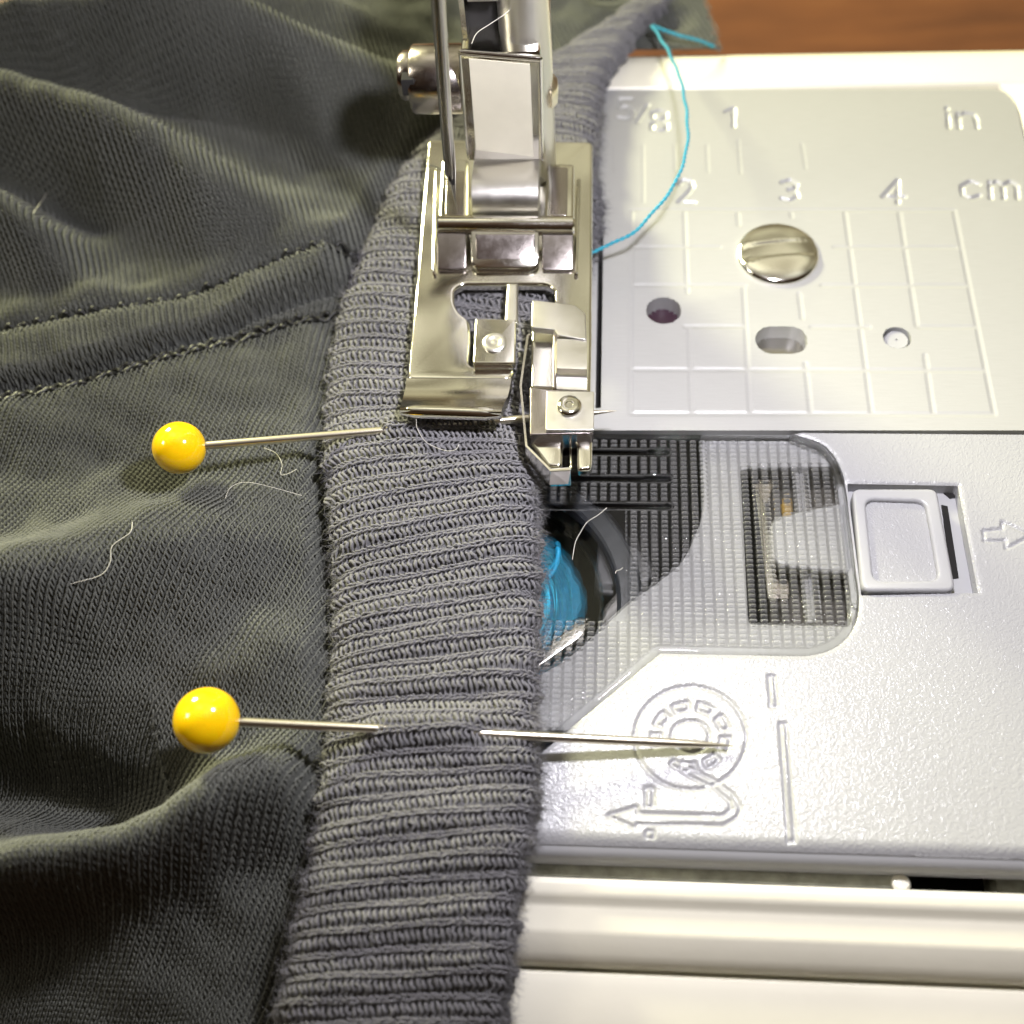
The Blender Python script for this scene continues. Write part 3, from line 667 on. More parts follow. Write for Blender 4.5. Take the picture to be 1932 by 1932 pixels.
# thin guide blade, edge on, and its lug
bl = [c2(1165, 690), c2(1150, 700), c2(1100, 1050), c2(1140, 1470), c2(1310, 1640), c2(1448, 1632)]
bp = np.array([P(*q, 6.0) for q in bl]); secs = []
for i in range(len(bp)):
    d = bp[min(i + 1, len(bp) - 1)] - bp[max(i - 1, 0)]; nrm = np.array([d[1], -d[0], 0]); nrm /= np.linalg.norm(nrm); nrm *= .09
    secs.append([tuple(bp[i] + nrm), tuple(bp[i] - nrm), tuple(bp[i] - nrm - [0, 0, 2.2]), tuple(bp[i] + nrm - [0, 0, 2.2])])
loft('guide_blade', secs, M['chrome'], foot, sharp=20)
a, b, c_, d_ = P(*c2(1310, 1645), 5.9), P(*c2(1450, 1636), 5.9), P(*c2(1432, 1738), 5.3), P(*c2(1302, 1742), 5.3)
loft('guide_lug', [[tuple(a), tuple(b), tuple(b + [0, .2, 0]), tuple(a + [0, .2, 0])], [tuple(d_), tuple(c_), tuple(c_ + [0, .2, 0]), tuple(d_ + [0, .2, 0])]], M['nickel'], foot, sharp=20)
a, b = P(*c2(1448, 1460), 5.0), P(*c2(1452, 1630), 5.9)
tubes('guide_wire', [(np.array([a, a * .5 + b * .5, b]), .09)], M['chrome'], foot, 8)

# ---- ankle, presser bar, screws (vertical, behind the foot)
Y0 = P(950, 300, 9.2)[1]
def face(u, v, y=None): return PY(u, v, Y0 if y is None else y)
tl, tr, bl_, br_ = face(866, 96), face(1019, 108), face(881, 293), face(1021, 300)
xl, xr_ = (tl[0] + bl_[0]) / 2, (tr[0] + br_[0]) / 2
def box(name, p0, p1, mat, parent, bevel=.15):
    poly = [(p0[0], p0[1]), (p1[0], p0[1]), (p1[0], p1[1]), (p0[0], p1[1])]
    return prism(name, poly, p0[2], p1[2], mat, parent, bevel=bevel)
zt_, zb_ = (tl[2] + tr[2]) / 2, (bl_[2] + br_[2]) / 2
ank = machine
secs = []
for z, l, r_ in ((zb_ - .3, bl_[0], br_[0]), (zt_ - .35, tl[0], tr[0]), (zt_, tl[0] + .15, tr[0] - .15)):
    dy = .25 if z == zt_ else 0
    secs.append([(l + .2, Y0 + dy, z), (r_ - .2, Y0 + dy, z), (r_, Y0 + .2 + dy, z), (r_, Y0 + 4.5, z), (l, Y0 + 4.5, z), (l, Y0 + .2 + dy, z)])
anko = loft('ankle', secs, M['chrome'], ank, sharp=30)
# cream sticker on the ankle face
ys = Y0 - .07
st = [face(*c1(740, 412), ys), face(*c1(1165, 450), ys), face(*c1(1190, 1092), ys), face(*c1(790, 1045), ys)]
loft('face_sticker', [[tuple(p) for p in st], [tuple(p + [0, .06, 0]) for p in st]], M['sticker'], anko, smooth=False)
# raised rim around the face
def rim(a, b, r=.16): return (np.array([a, (a + b) / 2, b]), r)
tubes('face_rim', [rim(face(867, 98), face(1019, 110), .28), rim(face(1019, 110), face(1022, 300), .2), rim(face(867, 98), face(882, 293), .12)], M['chrome'], anko, 10)
# rolled lower lip of the ankle
prof = [P(950, v, z)[1:] for v, z in ((300, 9.2), (312, 9.5), (330, 9.6), (350, 9.4), (370, 8.9), (388, 8.2), (402, 7.4), (412, 6.6), (416, 5.9))]
x0_, x1_ = P(*c1(765, 1300), 8.8)[0], P(*c1(1225, 1300), 8.8)[0]
loop = [tuple(p) for p in prof] + [(prof[-1][0] + 1.2, prof[-1][1]), (prof[0][0] + 2.5, prof[0][1] - 1.5), (prof[0][0] + 1.5, prof[0][1])]
loft('ankle_roll', [[(x, y, z) for y, z in loop] for x in (x0_, x0_ + .01, x1_ - .01, x1_)], M['nickel'], ank, sharp=40)
# presser bar
yb = Y0 + 3.2
pc = PY(990, 40, yb); rB = 2.15
lathe('presser_bar', [(rB, 5.2), (rB, 60)], (PY(990, 40, yb)[0] + .0, yb, 0), (0, 0, 1), M['nickel'], ank, 48)
# foot lever frame on the left of the bar with its dark window
zf0, zf1 = face(870, 92)[2], face(870, -60)[2]
box('holder_frame', (face(867, 60)[0], Y0 + 1.2, zf0 - .2), (face(877, 60)[0], Y0 + 4.2, zf1), M['chrome'], ank, .1)
box('holder_frame', (face(878, 10)[0], Y0 + 1.4, face(900, 26)[2]), (face(938, 10)[0], Y0 + 4.0, zf1), M['nickel'], ank, .15)
box('holder_shade_slab', (face(866, 60)[0], Y0 + 3.4, zf0 - 1.6), (face(946, 60)[0], Y0 + 3.9, face(900, 26)[2] + 1), M['black'], ank, .02)  # black slab stands in for the shaded void inside the frame
# thumb screw: horizontal axis
yc = Y0 + 2.8; ca = PY(778, 150, yc); cb = PY(882, 150, yc); rT = 2.85
L_ = cb[0] - ca[0]
ts = lathe('thumb_screw', [(0, 0), (rT * .93, 0), (rT, .25), (rT, L_ - .5), (rT * .93, L_ - .15), (rT * .8, L_), (rT * .5, L_ + .05), (rT * .5, L_ + 3)], ca, (1, 0, 0), M['nickel_dark'], ank, 48)
lathe('screw_boss', [(0, 0), (rT * .62, 0), (rT * .72, .4), (rT * .72, 1.2)], ca - [1.0, 0, -.4], (1, 0, 0), M['nickel_dark'], ts, 32)
box('screw_slot', (ca[0] - .5, yc - rT * .86, ca[2] + .3), (ca[0] + .55, yc - .4, ca[2] + 1.9), M['black'], ts, .1)
nn = PY(1040, 172, yb); secs = []
pr = [(0, 0), (1.3, 0)] + [(1.3 - .0 + (.18 if i % 2 else 0), .25 + .16 * i) for i in range(5)] + [(1.0, 1.15), (0, 1.2)]
lathe('bar_nut', pr, (nn[0] - .6, yb, nn[2]), (1, 0, 0), M['steel'], ank, 32)
# needle
zn = 10.5
tip = P(862, 394, zn); yN = tip[1]
rowsN = [(862, 394, .5), (858, 372, 2.2), (854, 345, 5.5), (850, 325, 10.5), (848, 300, 11.8), (842, 230, 12), (835, 130, 13), (827, 0, 14), (820, -110, 13.5)]
secs = []
for u, v, hw in rowsN:
    c = PY(u, v, yN); sc_ = FD / float(R0[2] @ (c - CAM)); r = hw / sc_
    ring_ = []
    for i in range(48):
        a = 2 * math.pi * i / 48; rr = r
        da = math.atan2(math.sin(a + math.pi / 2 + .25), math.cos(a + math.pi / 2 + .25))     # groove facing the viewer
        if hw > 9: rr = r * (1 - .85 * math.exp(-(da / .30) ** 4))
        ring_.append((c[0] + rr * math.cos(a), c[1] + rr * math.sin(a), c[2]))
    secs.append(ring_)
needle = loft('needle', secs, M['needle'], machine, sharp=60)
ce = PY(855, 337, yN)
eye = [ce + np.array([.17 * math.cos(t), -.34, .42 * math.sin(t)]) for t in np.linspace(0, 2 * math.pi, 14, endpoint=False)]
loft('needle_eye', [[tuple(p) for p in eye], [tuple(p + [0, .3, 0]) for p in eye]], M['black'], needle)

# ================================================================ GARMENT
shirt = tag(empty('knitted_shirt', (-20, 0, 0)), 'olive charcoal knitted shirt with ribbed band lying under the presser foot', 'shirt')
cl = [((1235, -25), (1330, -15), -1.5), ((1150, 46), (1225, 42), 2.0), ((1045, 108), (1178, 105), 3.0), ((940, 172), (1145, 155), 3.3), ((850, 225), (1133, 235), 3.4), ((790, 280), (1127, 320), 3.4),
      ((745, 335), (1138, 392), 3.4), ((704, 426), (1122, 470), 3.4), ((655, 541), (1085, 600), 3.3), ((625, 660), (1040, 700), 3.2), ((613, 790), (1000, 795), 3.2), ((612, 872), (1004, 850), 4.3),
      ((622, 979), (1014, 915), 4.3), ((630, 1110), (1019, 1040), 3.6), ((626, 1240), (1020, 1180), 3.2), ((616, 1360), (1014, 1345), 2.9), ((596, 1548), (1016, 1510), 2.6), ((560, 1716), (984, 1682), 1.2),
      ((525, 1889), (965, 1873), -1.2), ((492, 2030), (945, 2015), -4.0)]
kL = np.array([P(a[0], a[1], z - 1.3)[:2] for a, b, z in cl]); kR = np.array([P(b[0], b[1], z - 1.3)[:2] for a, b, z in cl]); kZ = np.array([z for a, b, z in cl])
xx = np.linspace(0, len(cl) - 1, 1200); mid = cr((kL + kR) / 2, xx); arc = np.concatenate([[0], np.cumsum(np.linalg.norm(np.diff(mid, axis=0), axis=1))])
ARC = arc[-1]
def s2k(s): return np.interp(s, arc, xx)
pin2_h = P(390, 1359, 5.4); pin2_t = P(1383, 1407, .35)
pin1_h = P(338, 845, 5.2); pin1_t = P(1163, 775, 3.0)
def line_d(X, Y, a, b):
    d = (b - a)[:2]; L = np.linalg.norm(d); n = np.array([-d[1], d[0]]) / L
    return (X - a[0]) * n[0] + (Y - a[1]) * n[1]
def cuff(s, t):
    """s arc mm, t across 0..1 -> xyz"""
    k = s2k(s); l = cr(kL, k); r = cr(kR, k); z = cr(kZ, k)[..., 0]
    q = l + (r - l) * t[..., None]
    wob = .12 * np.sin(s * 1.9 + t * 3) + .10 * np.sin(s * .9 - t * 5)
    e = np.abs(2 * t - 1)
    zz = z + wob - 1.5 * e ** 7 - .25 * e ** 2
    d2 = line_d(q[..., 0], q[..., 1], pin2_h, pin2_t)
    zz += 1.25 * np.exp(-(d2 / 1.5) ** 2) * sstep(.14, .30, t) * (1 - sstep(.62, .80, t))
    zz -= .5 * np.exp(-((d2 - 2.6) / 1.0) ** 2) * sstep(.05, .30, t) * (1 - sstep(.7, .9, t))
    d1 = line_d(q[..., 0], q[..., 1], pin1_h, pin1_t)
    zz += 1.5 * np.exp(-((d1 - .2) / 1.2) ** 2) * sstep(.25, .36, t) * (1 - .5 * sstep(.4, .6, t)) * (1 - sstep(.78, .92, t))
    zz -= .9 * np.exp(-((d1 + 1.2) / .8) ** 2) * (1 - sstep(.0, .3, t)) * 0
    # edges wander a little
    jl = .18 * np.sin(s * 2.3) + .12 * np.sin(s * 5.1 + 1)
    q = q + ((r - l) / (np.linalg.norm(r - l, axis=-1)[..., None] + 1e-9)) * (jl * (e ** 3))[..., None]
    return np.concatenate([q, zz[..., None]], -1)
def frame(surf, a, b, e=.05, eb=None):
    p = surf(a, b); eb = e if eb is None else eb
    ta = (surf(a + e, b) - surf(a - e, b)) / (2 * e); tb = (surf(a, b + eb) - surf(a, b - eb)) / (2 * eb)
    n = np.cross(ta, tb); n /= np.linalg.norm(n, axis=-1)[..., None] + 1e-12
    n = np.where(n[..., 2:3] < 0, -n, n)
    return p, ta, tb, n
def grid_mesh(V, ny, nx):
    idx = np.arange(nx * ny).reshape(ny, nx)
    return np.stack([idx[:-1, :-1], idx[:-1, 1:], idx[1:, 1:], idx[1:, :-1]], -1).reshape(-1, 4)
PER = 1.42; WID = 16.0; PT = .405 / WID
# backing cloth of the cuff (closed strip with an underside)
ss = np.arange(0, ARC, .25); tt = np.concatenate([np.linspace(0, 1, 60)])
Sg, Tg = np.meshgrid(ss, tt, indexing='ij'); top, _, _, nn_ = frame(cuff, Sg, Tg, .1, .01)
top = top - nn_ * .22
bot = cuff(Sg, Tg); bot[..., 2] = np.minimum(top[..., 2] - .3, cr(kZ, s2k(Sg))[..., 0] - 1.9)
Vc = np.concatenate([top.reshape(-1, 3), bot.reshape(-1, 3)]); n0 = top.shape[0] * top.shape[1]
Ft = grid_mesh(None, len(ss), len(tt)); Fb = Ft[:, ::-1] + n0; ed = []
for i in range(len(ss) - 1):
    for j in (0, len(tt) - 1):
        a_, b_ = i * len(tt) + j, (i + 1) * len(tt) + j
        ed.append((a_, b_, b_ + n0, a_ + n0) if j else (b_, a_, a_ + n0, b_ + n0))
cuffo = mesh_obj('ribbed_band', Vc, np.concatenate([Ft, Fb, np.array(ed)]), M['under_rib'], shirt)
tag(cuffo, 'ribbed knit neck band, lamp tint put into its lighter lilac grey')
# rib yarns: one strand per course
ncourse = int(1 / PT) + 1; nper = int(ARC / PER)
tmpl = np.array([(0.00, 0.0, -.10, .09), (0.04, .25, .08, .095), (.075, .75, .15, .10), (.115, 1.25, .08, .095), (.15, 1.5, -.04, .09), (.185, 1.25, .08, .095), (.225, .75, .15, .10), (.26, .25, .08, .095), (.31, .0, -.10, .09), (.40, -.25, -.04, .10), (.52, -.30, .08, .145), (.64, -.05, .11, .16), (.77, .28, .08, .145), (.90, .2, -.04, .10)])
lines = []
for c in range(ncourse):
    t0 = c * PT
    per = np.arange(nper)[:, None]
    s = (per + tmpl[None, :, 0]) * PER; tj = t0 + tmpl[None, :, 1] * PT + 0 * per
    jit = rng.normal(0, .045, s.shape); tj = tj + rng.normal(0, .13, s.shape) * PT
    # irregular looseness along each rib
    sk_ = .25 * np.sin(per * 1.3 + c * .13)
    s = s + jit + .06 * np.sin(per * 2.1 + c * .25); z = np.broadcast_to(tmpl[None, :, 2], s.shape) + rng.normal(0, .03, s.shape)
    s = np.clip(s.ravel(), 0, ARC - .01); tj = np.clip(tj.ravel(), 0, 1); z = z.ravel() * .95
    p, ta, tb, n = frame(cuff, s, tj, .1, .01)
    lines.append((p + n * z[:, None], np.tile(tmpl[:, 3], nper) * .93 * rng.uniform(.82, 1.15, len(s))))
ribs = tubes('rib_stitches', lines, M['rib'], cuffo, 6); tag(ribs, kind='stuff')
# raw edge: short cut yarn ends and fuzz
def fuzz(name, pts, nrm, length, width, mat, parent, curl=.5):
    n = len(pts); d = nrm + rng.normal(0, .45, (n, 3)); d /= np.linalg.norm(d, axis=1)[:, None]
    L = length * rng.uniform(.3, 1.0, n) ** 1.3
    side = np.cross(d, rng.normal(0, 1, (n, 3))); side /= np.linalg.norm(side, axis=1)[:, None]
    bend = np.cross(d, side)
    K = 3; V = np.zeros((n, K, 2, 3))
    for i in range(K):
        f = i / (K - 1); c = pts + d * (L * f)[:, None] + bend * (L * curl * f * f)[:, None] + side * (L * curl * .5 * math.sin(3 * f))[:, None]
        w_ = width * (1 - .6 * f); V[:, i, 0] = c - side * w_; V[:, i, 1] = c + side * w_
    idx = np.arange(n * K * 2).reshape(n, K, 2)
    F = np.stack([idx[:, :-1, 0], idx[:, :-1, 1], idx[:, 1:, 1], idx[:, 1:, 0]], -1).reshape(-1, 4)
    o = mesh_obj(name, V.reshape(-1, 3), F, mat, parent); tag(o, kind='stuff'); return o
nf = 15000
fs = rng.uniform(ARC * .25, ARC, nf); ft = np.where(rng.random(nf) < .75, rng.uniform(.955, 1, nf), rng.uniform(0, .04, nf))
p, ta, tb, n = frame(cuff, fs, ft, .1, .01); outw = tb / np.linalg.norm(tb, axis=1)[:, None] * np.where(ft > .5, 1, -1)[:, None]
fz = fuzz('edge_fuzz', p + n * .1, outw * .9 + n * .5, 1.0, .014, M['rib'], cuffo)
nf = 24000
fs = rng.uniform(0, ARC, nf); ft = rng.uniform(0.01, .99, nf); p, ta, tb, n = frame(cuff, fs, ft, .1, .01)
fuzz('surface_fuzz', p + n * .12, n * .7 + tb / WID * rng.normal(0, .8, (nf, 1)), .42, .009, M['rib'], cuffo, .8)

# ---- body of the shirt
def wl(pts, z=2.0): return np.array([P(u, v, z)[:2] for u, v in pts])
ridges = [  # polyline, height, width, z for unprojection
    (wl([(-120, 66), (60, 66), (200, 70), (450, 94), (600, 112), (740, 128), (860, 160)], 6), 10.0, 3.6),
    (wl([(-120, 190), (0, 210), (150, 245), (300, 300), (420, 352), (560, 385), (690, 398)], 6), 8.0, 4.0),
    (wl([(-120, 370), (0, 410), (80, 460), (150, 520)], 4), 6.0, 2.8),
    (wl([(500, 20), (650, 30), (760, 20)], 4), 3.0, 3.5),
    (wl([(-120, 1120), (0, 1110), (120, 1085), (300, 1030), (420, 985), (520, 945), (600, 915)], 4), 5.2, 5.6),
    (wl([(-120, 1180), (0, 1160), (150, 1130), (280, 1110)], 3), 3.2, 3.5),
    (wl([(-160, 1640), (0, 1605), (110, 1590), (210, 1572), (300, 1535), (400, 1478), (480, 1440), (560, 1405), (612, 1375)], 5), 6.5, 2.6),
    (wl([(420, 1250), (520, 1200), (600, 1150)], 2), 1.2, 2.5),
]
valleys = [(wl([(-100, 300), (60, 350), (200, 420), (330, 440)], 0), 6.5, 2.8), (wl([(-120, 130), (0, 140), (200, 165), (400, 200), (600, 260)], 3), 4.0, 2.6), (wl([(-160, 1430), (0, 1440), (150, 1480), (300, 1510), (400, 1440)], 0), 7.0, 3.4), (wl([(0, 880), (200, 880), (420, 850)], 1), .8, 3.0),
           (wl([(440, 560), (300, 610)], 1), .3, 2)]
up_line = smooth_line(wl([(-150, 632), (0, 603), (190, 575), (400, 522), (560, 481), (690, 450), (800, 400)], 3.0), 6)
lo_line = smooth_line(wl([(-150, 745), (0, 712), (200, 668), (400, 606), (560, 552), (645, 522), (800, 470)], 2.0), 6)
st_line = smooth_line(wl([(-150, 775), (0, 738), (200, 690), (400, 634), (560, 592), (640, 574), (800, 530)], 2.0), 6)
def taper_ridge(X, Y, line, h, wd):
    L = np.linalg.norm(np.diff(line, axis=0), axis=1); cum = np.concatenate([[0], np.cumsum(L)]); best = np.full(X.shape, 1e9); tpos = np.zeros(X.shape)
    for i in range(len(line) - 1):
        a, b = line[i], line[i + 1]; v = b - a; t = np.clip(((X - a[0]) * v[0] + (Y - a[1]) * v[1]) / (v @ v), 0, 1)
        d = np.hypot(X - a[0] - t * v[0], Y - a[1] - t * v[1]); m_ = d < best
        best = np.where(m_, d, best); tpos = np.where(m_, (cum[i] + t * L[i]) / cum[-1], tpos)
    return h * np.exp(-(best / wd) ** 2) * (1 - .75 * sstep(.45, 1, tpos))
def yline(line, X): return np.interp(X, line[:, 0], line[:, 1])
kLx = None
WR = [(.25, .42, .4, .20), (-.16, .65, 2.1, .16), (.9, 1.1, 1.0, .03), (-.8, .7, 4.0, .04), (1.5, .3, 2.5, .05), (.4, 1.7, .3, .07)]
_sil = np.array([P(u, v, 9.5)[:2] for u, v in ((-200, 40), (0, 38), (180, 44), (260, 42), (330, 26), (400, 4), (440, -60), (520, -160), (1500, -200))]); SILX, SILY = _sil[:, 0], _sil[:, 1]
def H(X, Y):
    z = np.full(X.shape, 1.0)
    z += 1.6 * sstep(-2, -40, X) * 0
    for l, h, wd in ridges: z = z + taper_ridge(X, Y, l, h, wd)
    for l, h, wd in valleys: z = z - taper_ridge(X, Y, l, h, wd)
    # broad rise to the back left
    z += 3.0 * sstep(10, 45, Y) * sstep(5, -30, X)
    # hem band
    yu, ylo = yline(up_line, X), yline(lo_line, X); f = (Y - ylo) / (yu - ylo + 1e-9)
    band = np.clip(1 - (2 * np.clip(f, 0, 1) - 1) ** 4, 0, 1)
    z += 1.6 * band * ((f > 0) & (f < 1))
    z -= .8 * np.exp(-((Y - yu) / .45) ** 2); z -= .55 * np.exp(-((Y - yline(st_line, X)) / .5) ** 2)
    z += .6 * np.exp(-((Y - yu - 2.0) / 1.4) ** 2)
    z -= 1.0 * np.exp(-((Y - ylo + .4) / .55) ** 2)
    # hanging over the front of the machine, bottom left
    yr = np.interp(X, [-60, -40, -22, -10, -6], [-42, -38, -34.5, -31, -30])
    drop = np.clip(yr - 1.5 - Y, 0, 60); z -= .62 * drop * sstep(0, 6, drop) + 0
    z -= .35 * np.clip(-14 - X, 0, 30) * sstep(-20, -48, Y)
    # falling off the back
    ye = np.interp(X, SILX, SILY); d = np.clip(Y - ye, 0, 60); z -= .45 * d * d
    for fx_, fy_, ph_, am_ in WR: z = z + am_ * np.sin(X * fx_ + Y * fy_ + ph_ + .8 * np.sin(X * fy_ * .5 - Y * fx_ * .4))
    z += .16 * np.sin(X * .55 + Y * .2) * np.sin(Y * .47) + .03 * np.sin(X * 1.3 - Y * .9)
    return z
# left edge of cuff in picture coordinates, to know where the body tucks below it
eu, ev = proj(np.concatenate([cr(kL, xx), cr(kZ, xx) - 1.3], -1)); o_ = np.argsort(ev)
def Hc(X, Y):
    z = H(X, Y)
    kx = np.interp(Y[...], np.sort(cr(kL, xx)[:, 1]), cr(kL, xx)[np.argsort(cr(kL, xx)[:, 1]), 0])
    cap = np.where(X > kx - 2.6, .2 + np.interp(Y, [-50, -40, -30], [-5.2, -1.9, 0]), 99.0)
    f = sstep(-2.8, -.2, X - kx)
    return z * (1 - f) + np.minimum(z, cap) * f
def BR(X, Y): return 1.2 + 1.3 * np.sin(X * .28 + Y * .35) + .6 * np.sin(X * .6 - Y * .5)
def body_mask(X, Y, z):
    u, v = proj(np.stack([X, Y, z], -1)); lu = np.interp(v, ev[o_], eu[o_])
    return ((u < lu + 55) | ((v < 92) & (u < 1352 + .35 * (v - 60) ) & (Y > 46.5))) & (v > -260) & (u > -260) & (v < 2150)
def body_mesh(name, mask_fn, mat, off):
    xs = np.arange(-84, 27, .4); ys_ = np.arange(-66, 92, .4); X, Y = np.meshgrid(xs, ys_); Z = Hc(X, Y)
    right = (Y > 46.5) & (X > 4); Z = np.where(right, np.minimum(Z, BR(X, Y)), Z)
    mk = body_mask(X, Y, Z) & mask_fn(X, Y); F = grid_mesh(None, *X.shape)
    V = np.stack([X, Y, Z - off], -1).reshape(-1, 3); keep = mk.ravel()[F].all(1); F = F[keep]
    us = np.unique(F); rm = np.full(len(V), -1); rm[us] = np.arange(len(us))
    return mesh_obj(name, V[us], rm[F], mat, shirt)
mA = lambda X, Y: Y <= yline(lo_line, X) + .3
mB = lambda X, Y: (Y >= yline(lo_line, X) - .3) & (Y <= yline(up_line, X) + .3)
mC = lambda X, Y: Y >= yline(up_line, X) - .3
front = tag(body_mesh('lower_jersey_panel', mA, M['under'], .2), 'smooth jersey panel below the seam, with deep folds')
band = tag(body_mesh('seam_band', mB, M['under'], .2), 'raised folded seam allowance between two stitched lines')
rear = tag(body_mesh('upper_jersey_panel', mC, M['under'], .2), 'soft folds of jersey behind the seam')
# jersey stitches: every stitch is a V of two short yarn legs
legs = []
legs.append(np.array([(.10, -.15, -.10), (-.10, .30, .04), (-.22, .75, .04), (-.38, 1.15, -.12)]))      # slanting leg
legs.append(np.array([(.32, -.14, .17), (.35, .30, .22), (.35, .75, .22), (.33, 1.16, .17)]))            # the leg that reads as the bright line
def jersey(name, parent, slope_fn, mask_fn, pitch=.54, cp=.35, xr_=(-90, 34), yr_=(-66, 92), rad=.095):
    yv = np.arange(yr_[0], yr_[1], cp); off = np.concatenate([[0], np.cumsum(slope_fn(yv[:-1]) * cp)]); i0 = np.argmin(np.abs(yv - 3)); off -= off[i0]
    xa = np.arange(xr_[0] - 60, xr_[1] + 60, pitch); A, B = np.meshgrid(xa, np.arange(len(yv)))
    X = A + off[B] + .25 * np.sin(A * .31 + yv[B] * .12); Y = yv[B] + 0.0 * A + .15 * np.sin(A * .5)
    X, Y = X.ravel(), Y.ravel(); ok = (X > xr_[0]) & (X < xr_[1]); X, Y = X[ok], Y[ok]
    Z = Hc(X, Y); ok = body_mask(X, Y, Z) & mask_fn(X, Y)
    right = (Y > 46.5) & (X > 4); Z = np.where(right, np.minimum(Z, BR(X, Y)), Z)
    X, Y, Z = X[ok], Y[ok], Z[ok]
    e = .15; Hx = (Hc(X + e, Y) - Hc(X - e, Y)) / (2 * e); Hy = (Hc(X, Y + e) - Hc(X, Y - e)) / (2 * e)
    Hx = np.where((Y > 46.5) & (X > 4), 0, Hx); Hy = np.where((Y > 46.5) & (X > 4), 0, Hy)
    N = np.stack([-Hx, -Hy, np.ones_like(Hx)], -1); N /= np.linalg.norm(N, axis=1)[:, None]
    sl = np.interp(Y, yv, slope_fn(yv)); wx, wy = sl, np.ones_like(sl); Tb = np.stack([wx, wy, Hx * wx + Hy * wy], -1); Ta = np.stack([np.ones_like(Hx), 0 * Hx, Hx], -1)
    base = np.stack([X, Y, Z], -1); Vs, Fs, o = [], [], 0; K = 3; n = len(X)
    for lg in legs:
        jl = rng.normal(0, .025, (n, len(lg), 3)); 
        C_ = base[:, None] + Ta[:, None] * (lg[None, :, 0:1] * pitch * 1.25 + jl[..., :1]) + Tb[:, None] * (lg[None, :, 1:2] * cp + jl[..., 1:2]) + N[:, None] * (lg[None, :, 2:3] + jl[..., 2:3] * .6)
        rads = np.array([.6, 1, 1, .6]) * (rad if lg[0][0] < .2 else rad * .72)
        ang = np.arange(K) * 2 * np.pi / K + np.pi / 2; m_ = len(lg)
        V = C_[:, :, None] + rads[None, :, None, None] * (Ta[:, None, None] * np.cos(ang)[None, None, :, None] + N[:, None, None] * np.sin(ang)[None, None, :, None])
        idx = np.arange(n * m_ * K).reshape(n, m_, K); nx_ = np.roll(idx, -1, axis=2)
        F = np.stack([idx[:, :-1], nx_[:, :-1], nx_[:, 1:], idx[:, 1:]], -1).reshape(-1, 4)
        # drop the faces underneath
        kk = np.tile(np.arange(K), n * (m_ - 1)); F = F[kk != 1]
        Vs.append(V.reshape(-1, 3)); Fs.append(F + o); o += n * m_ * K
    ob = mesh_obj(name, np.concatenate(Vs), np.concatenate(Fs), M['yarn'], parent); tag(ob, kind='stuff'); print(name, n); return ob
jersey('jersey_stitches', front, lambda y: .10 + .34 * (1 - np.exp(-np.clip(3 - y, 0, 99) / 14)), lambda X, Y: Y <= yline(lo_line, X) + .1)
jersey('band_stitches', band, lambda y: -.30 + 0 * y, lambda X, Y: (Y > yline(lo_line, X)) & (Y < yline(up_line, X)))
jersey('jersey_stitches', rear, lambda y: -.38 + 0 * y, lambda X, Y: Y >= yline(up_line, X))
# seam sewing: wavy glossy charcoal thread along both lines
def stitch_line(line, parent, amp, rad, offy=0.0, n=2):
    L = smooth_line(line, 12); d = np.concatenate([[0], np.cumsum(np.linalg.norm(np.diff(L, axis=0), axis=1))]); q = np.arange(0, d[-1], .12)
    X = np.interp(q, d, L[:, 0]); Y0_ = np.interp(q, d, L[:, 1]); res = []
    for i in range(n):
        ph = i * math.pi; Y = Y0_ + offy + amp * np.sin(q * 2 * math.pi / 2.6 + ph + .4 * np.sin(q * .37)); Z = Hc(X, Y) + .42 + .16 * np.cos(q * 2 * math.pi / 1.3 + ph)
        u, v = proj(np.stack([X, Y, Z], -1)); lu = np.interp(v, ev[o_], eu[o_]); ok = (u < lu + 8) & (u > -100)
        res.append((np.stack([X, Y, Z], -1)[ok], rad * (1 + .25 * np.sin(q[ok] * 2 * math.pi / .65))))
    return tubes('seam_stitching', res, M['black_thread'], parent, 6)
stitch_line(up_line, band, .42, .20, .1)
stitch_line(st_line, front, .40, .19)
nf = 60000
fx = rng.uniform(-60, 0, nf); fy = rng.uniform(-50, 60, nf); fzv = Hc(fx, fy); ok = body_mask(fx, fy, fzv); fx, fy, fzv = fx[ok], fy[ok], fzv[ok]
e_ = .2; nb = np.stack([-(Hc(fx + e_, fy) - Hc(fx - e_, fy)) / .4, -(Hc(fx, fy + e_) - Hc(fx, fy - e_)) / .4, np.ones_like(fx)], -1); nb /= np.linalg.norm(nb, axis=1)[:, None]
fuzz('surface_fuzz', np.stack([fx, fy, fzv], -1) + nb * .1, nb, .45, .010, M['yarn'], front, .8)

# ================================================================ PINS
def pin(name, head, tip, r, label):
    root = tag(empty(name, head), label, 'pin', 'yellow headed dressmaking pins')
    d = tip - head; L = np.linalg.norm(d); d = d / L
    prof = [(r * math.sin(a), -r * math.cos(a)) for a in np.linspace(0.02, math.pi - .14, 28)] + [(.30, r * 1.02)]
    lathe('head', prof, head, d, M['yellow'], root, 48, 60)
    pts = [head + d * t for t in (r * .8, L * .3, L * .6, L - 4.5, L - 2.5, L - 1.0, L)]
    tubes('shaft', [(np.array(pts), [.33, .33, .33, .32, .26, .13, .02])], M['steel'], root, 20)
    return root
pin('dressmaking_pin', pin1_h, pin1_t, 2.12, 'yellow ball-headed pin running under the presser foot, point showing right of it')
pin('dressmaking_pin', pin2_h, pin2_t, 2.30, 'yellow ball-headed pin nearer the viewer, pushed through the ribbing with point over the bobbin symbol')

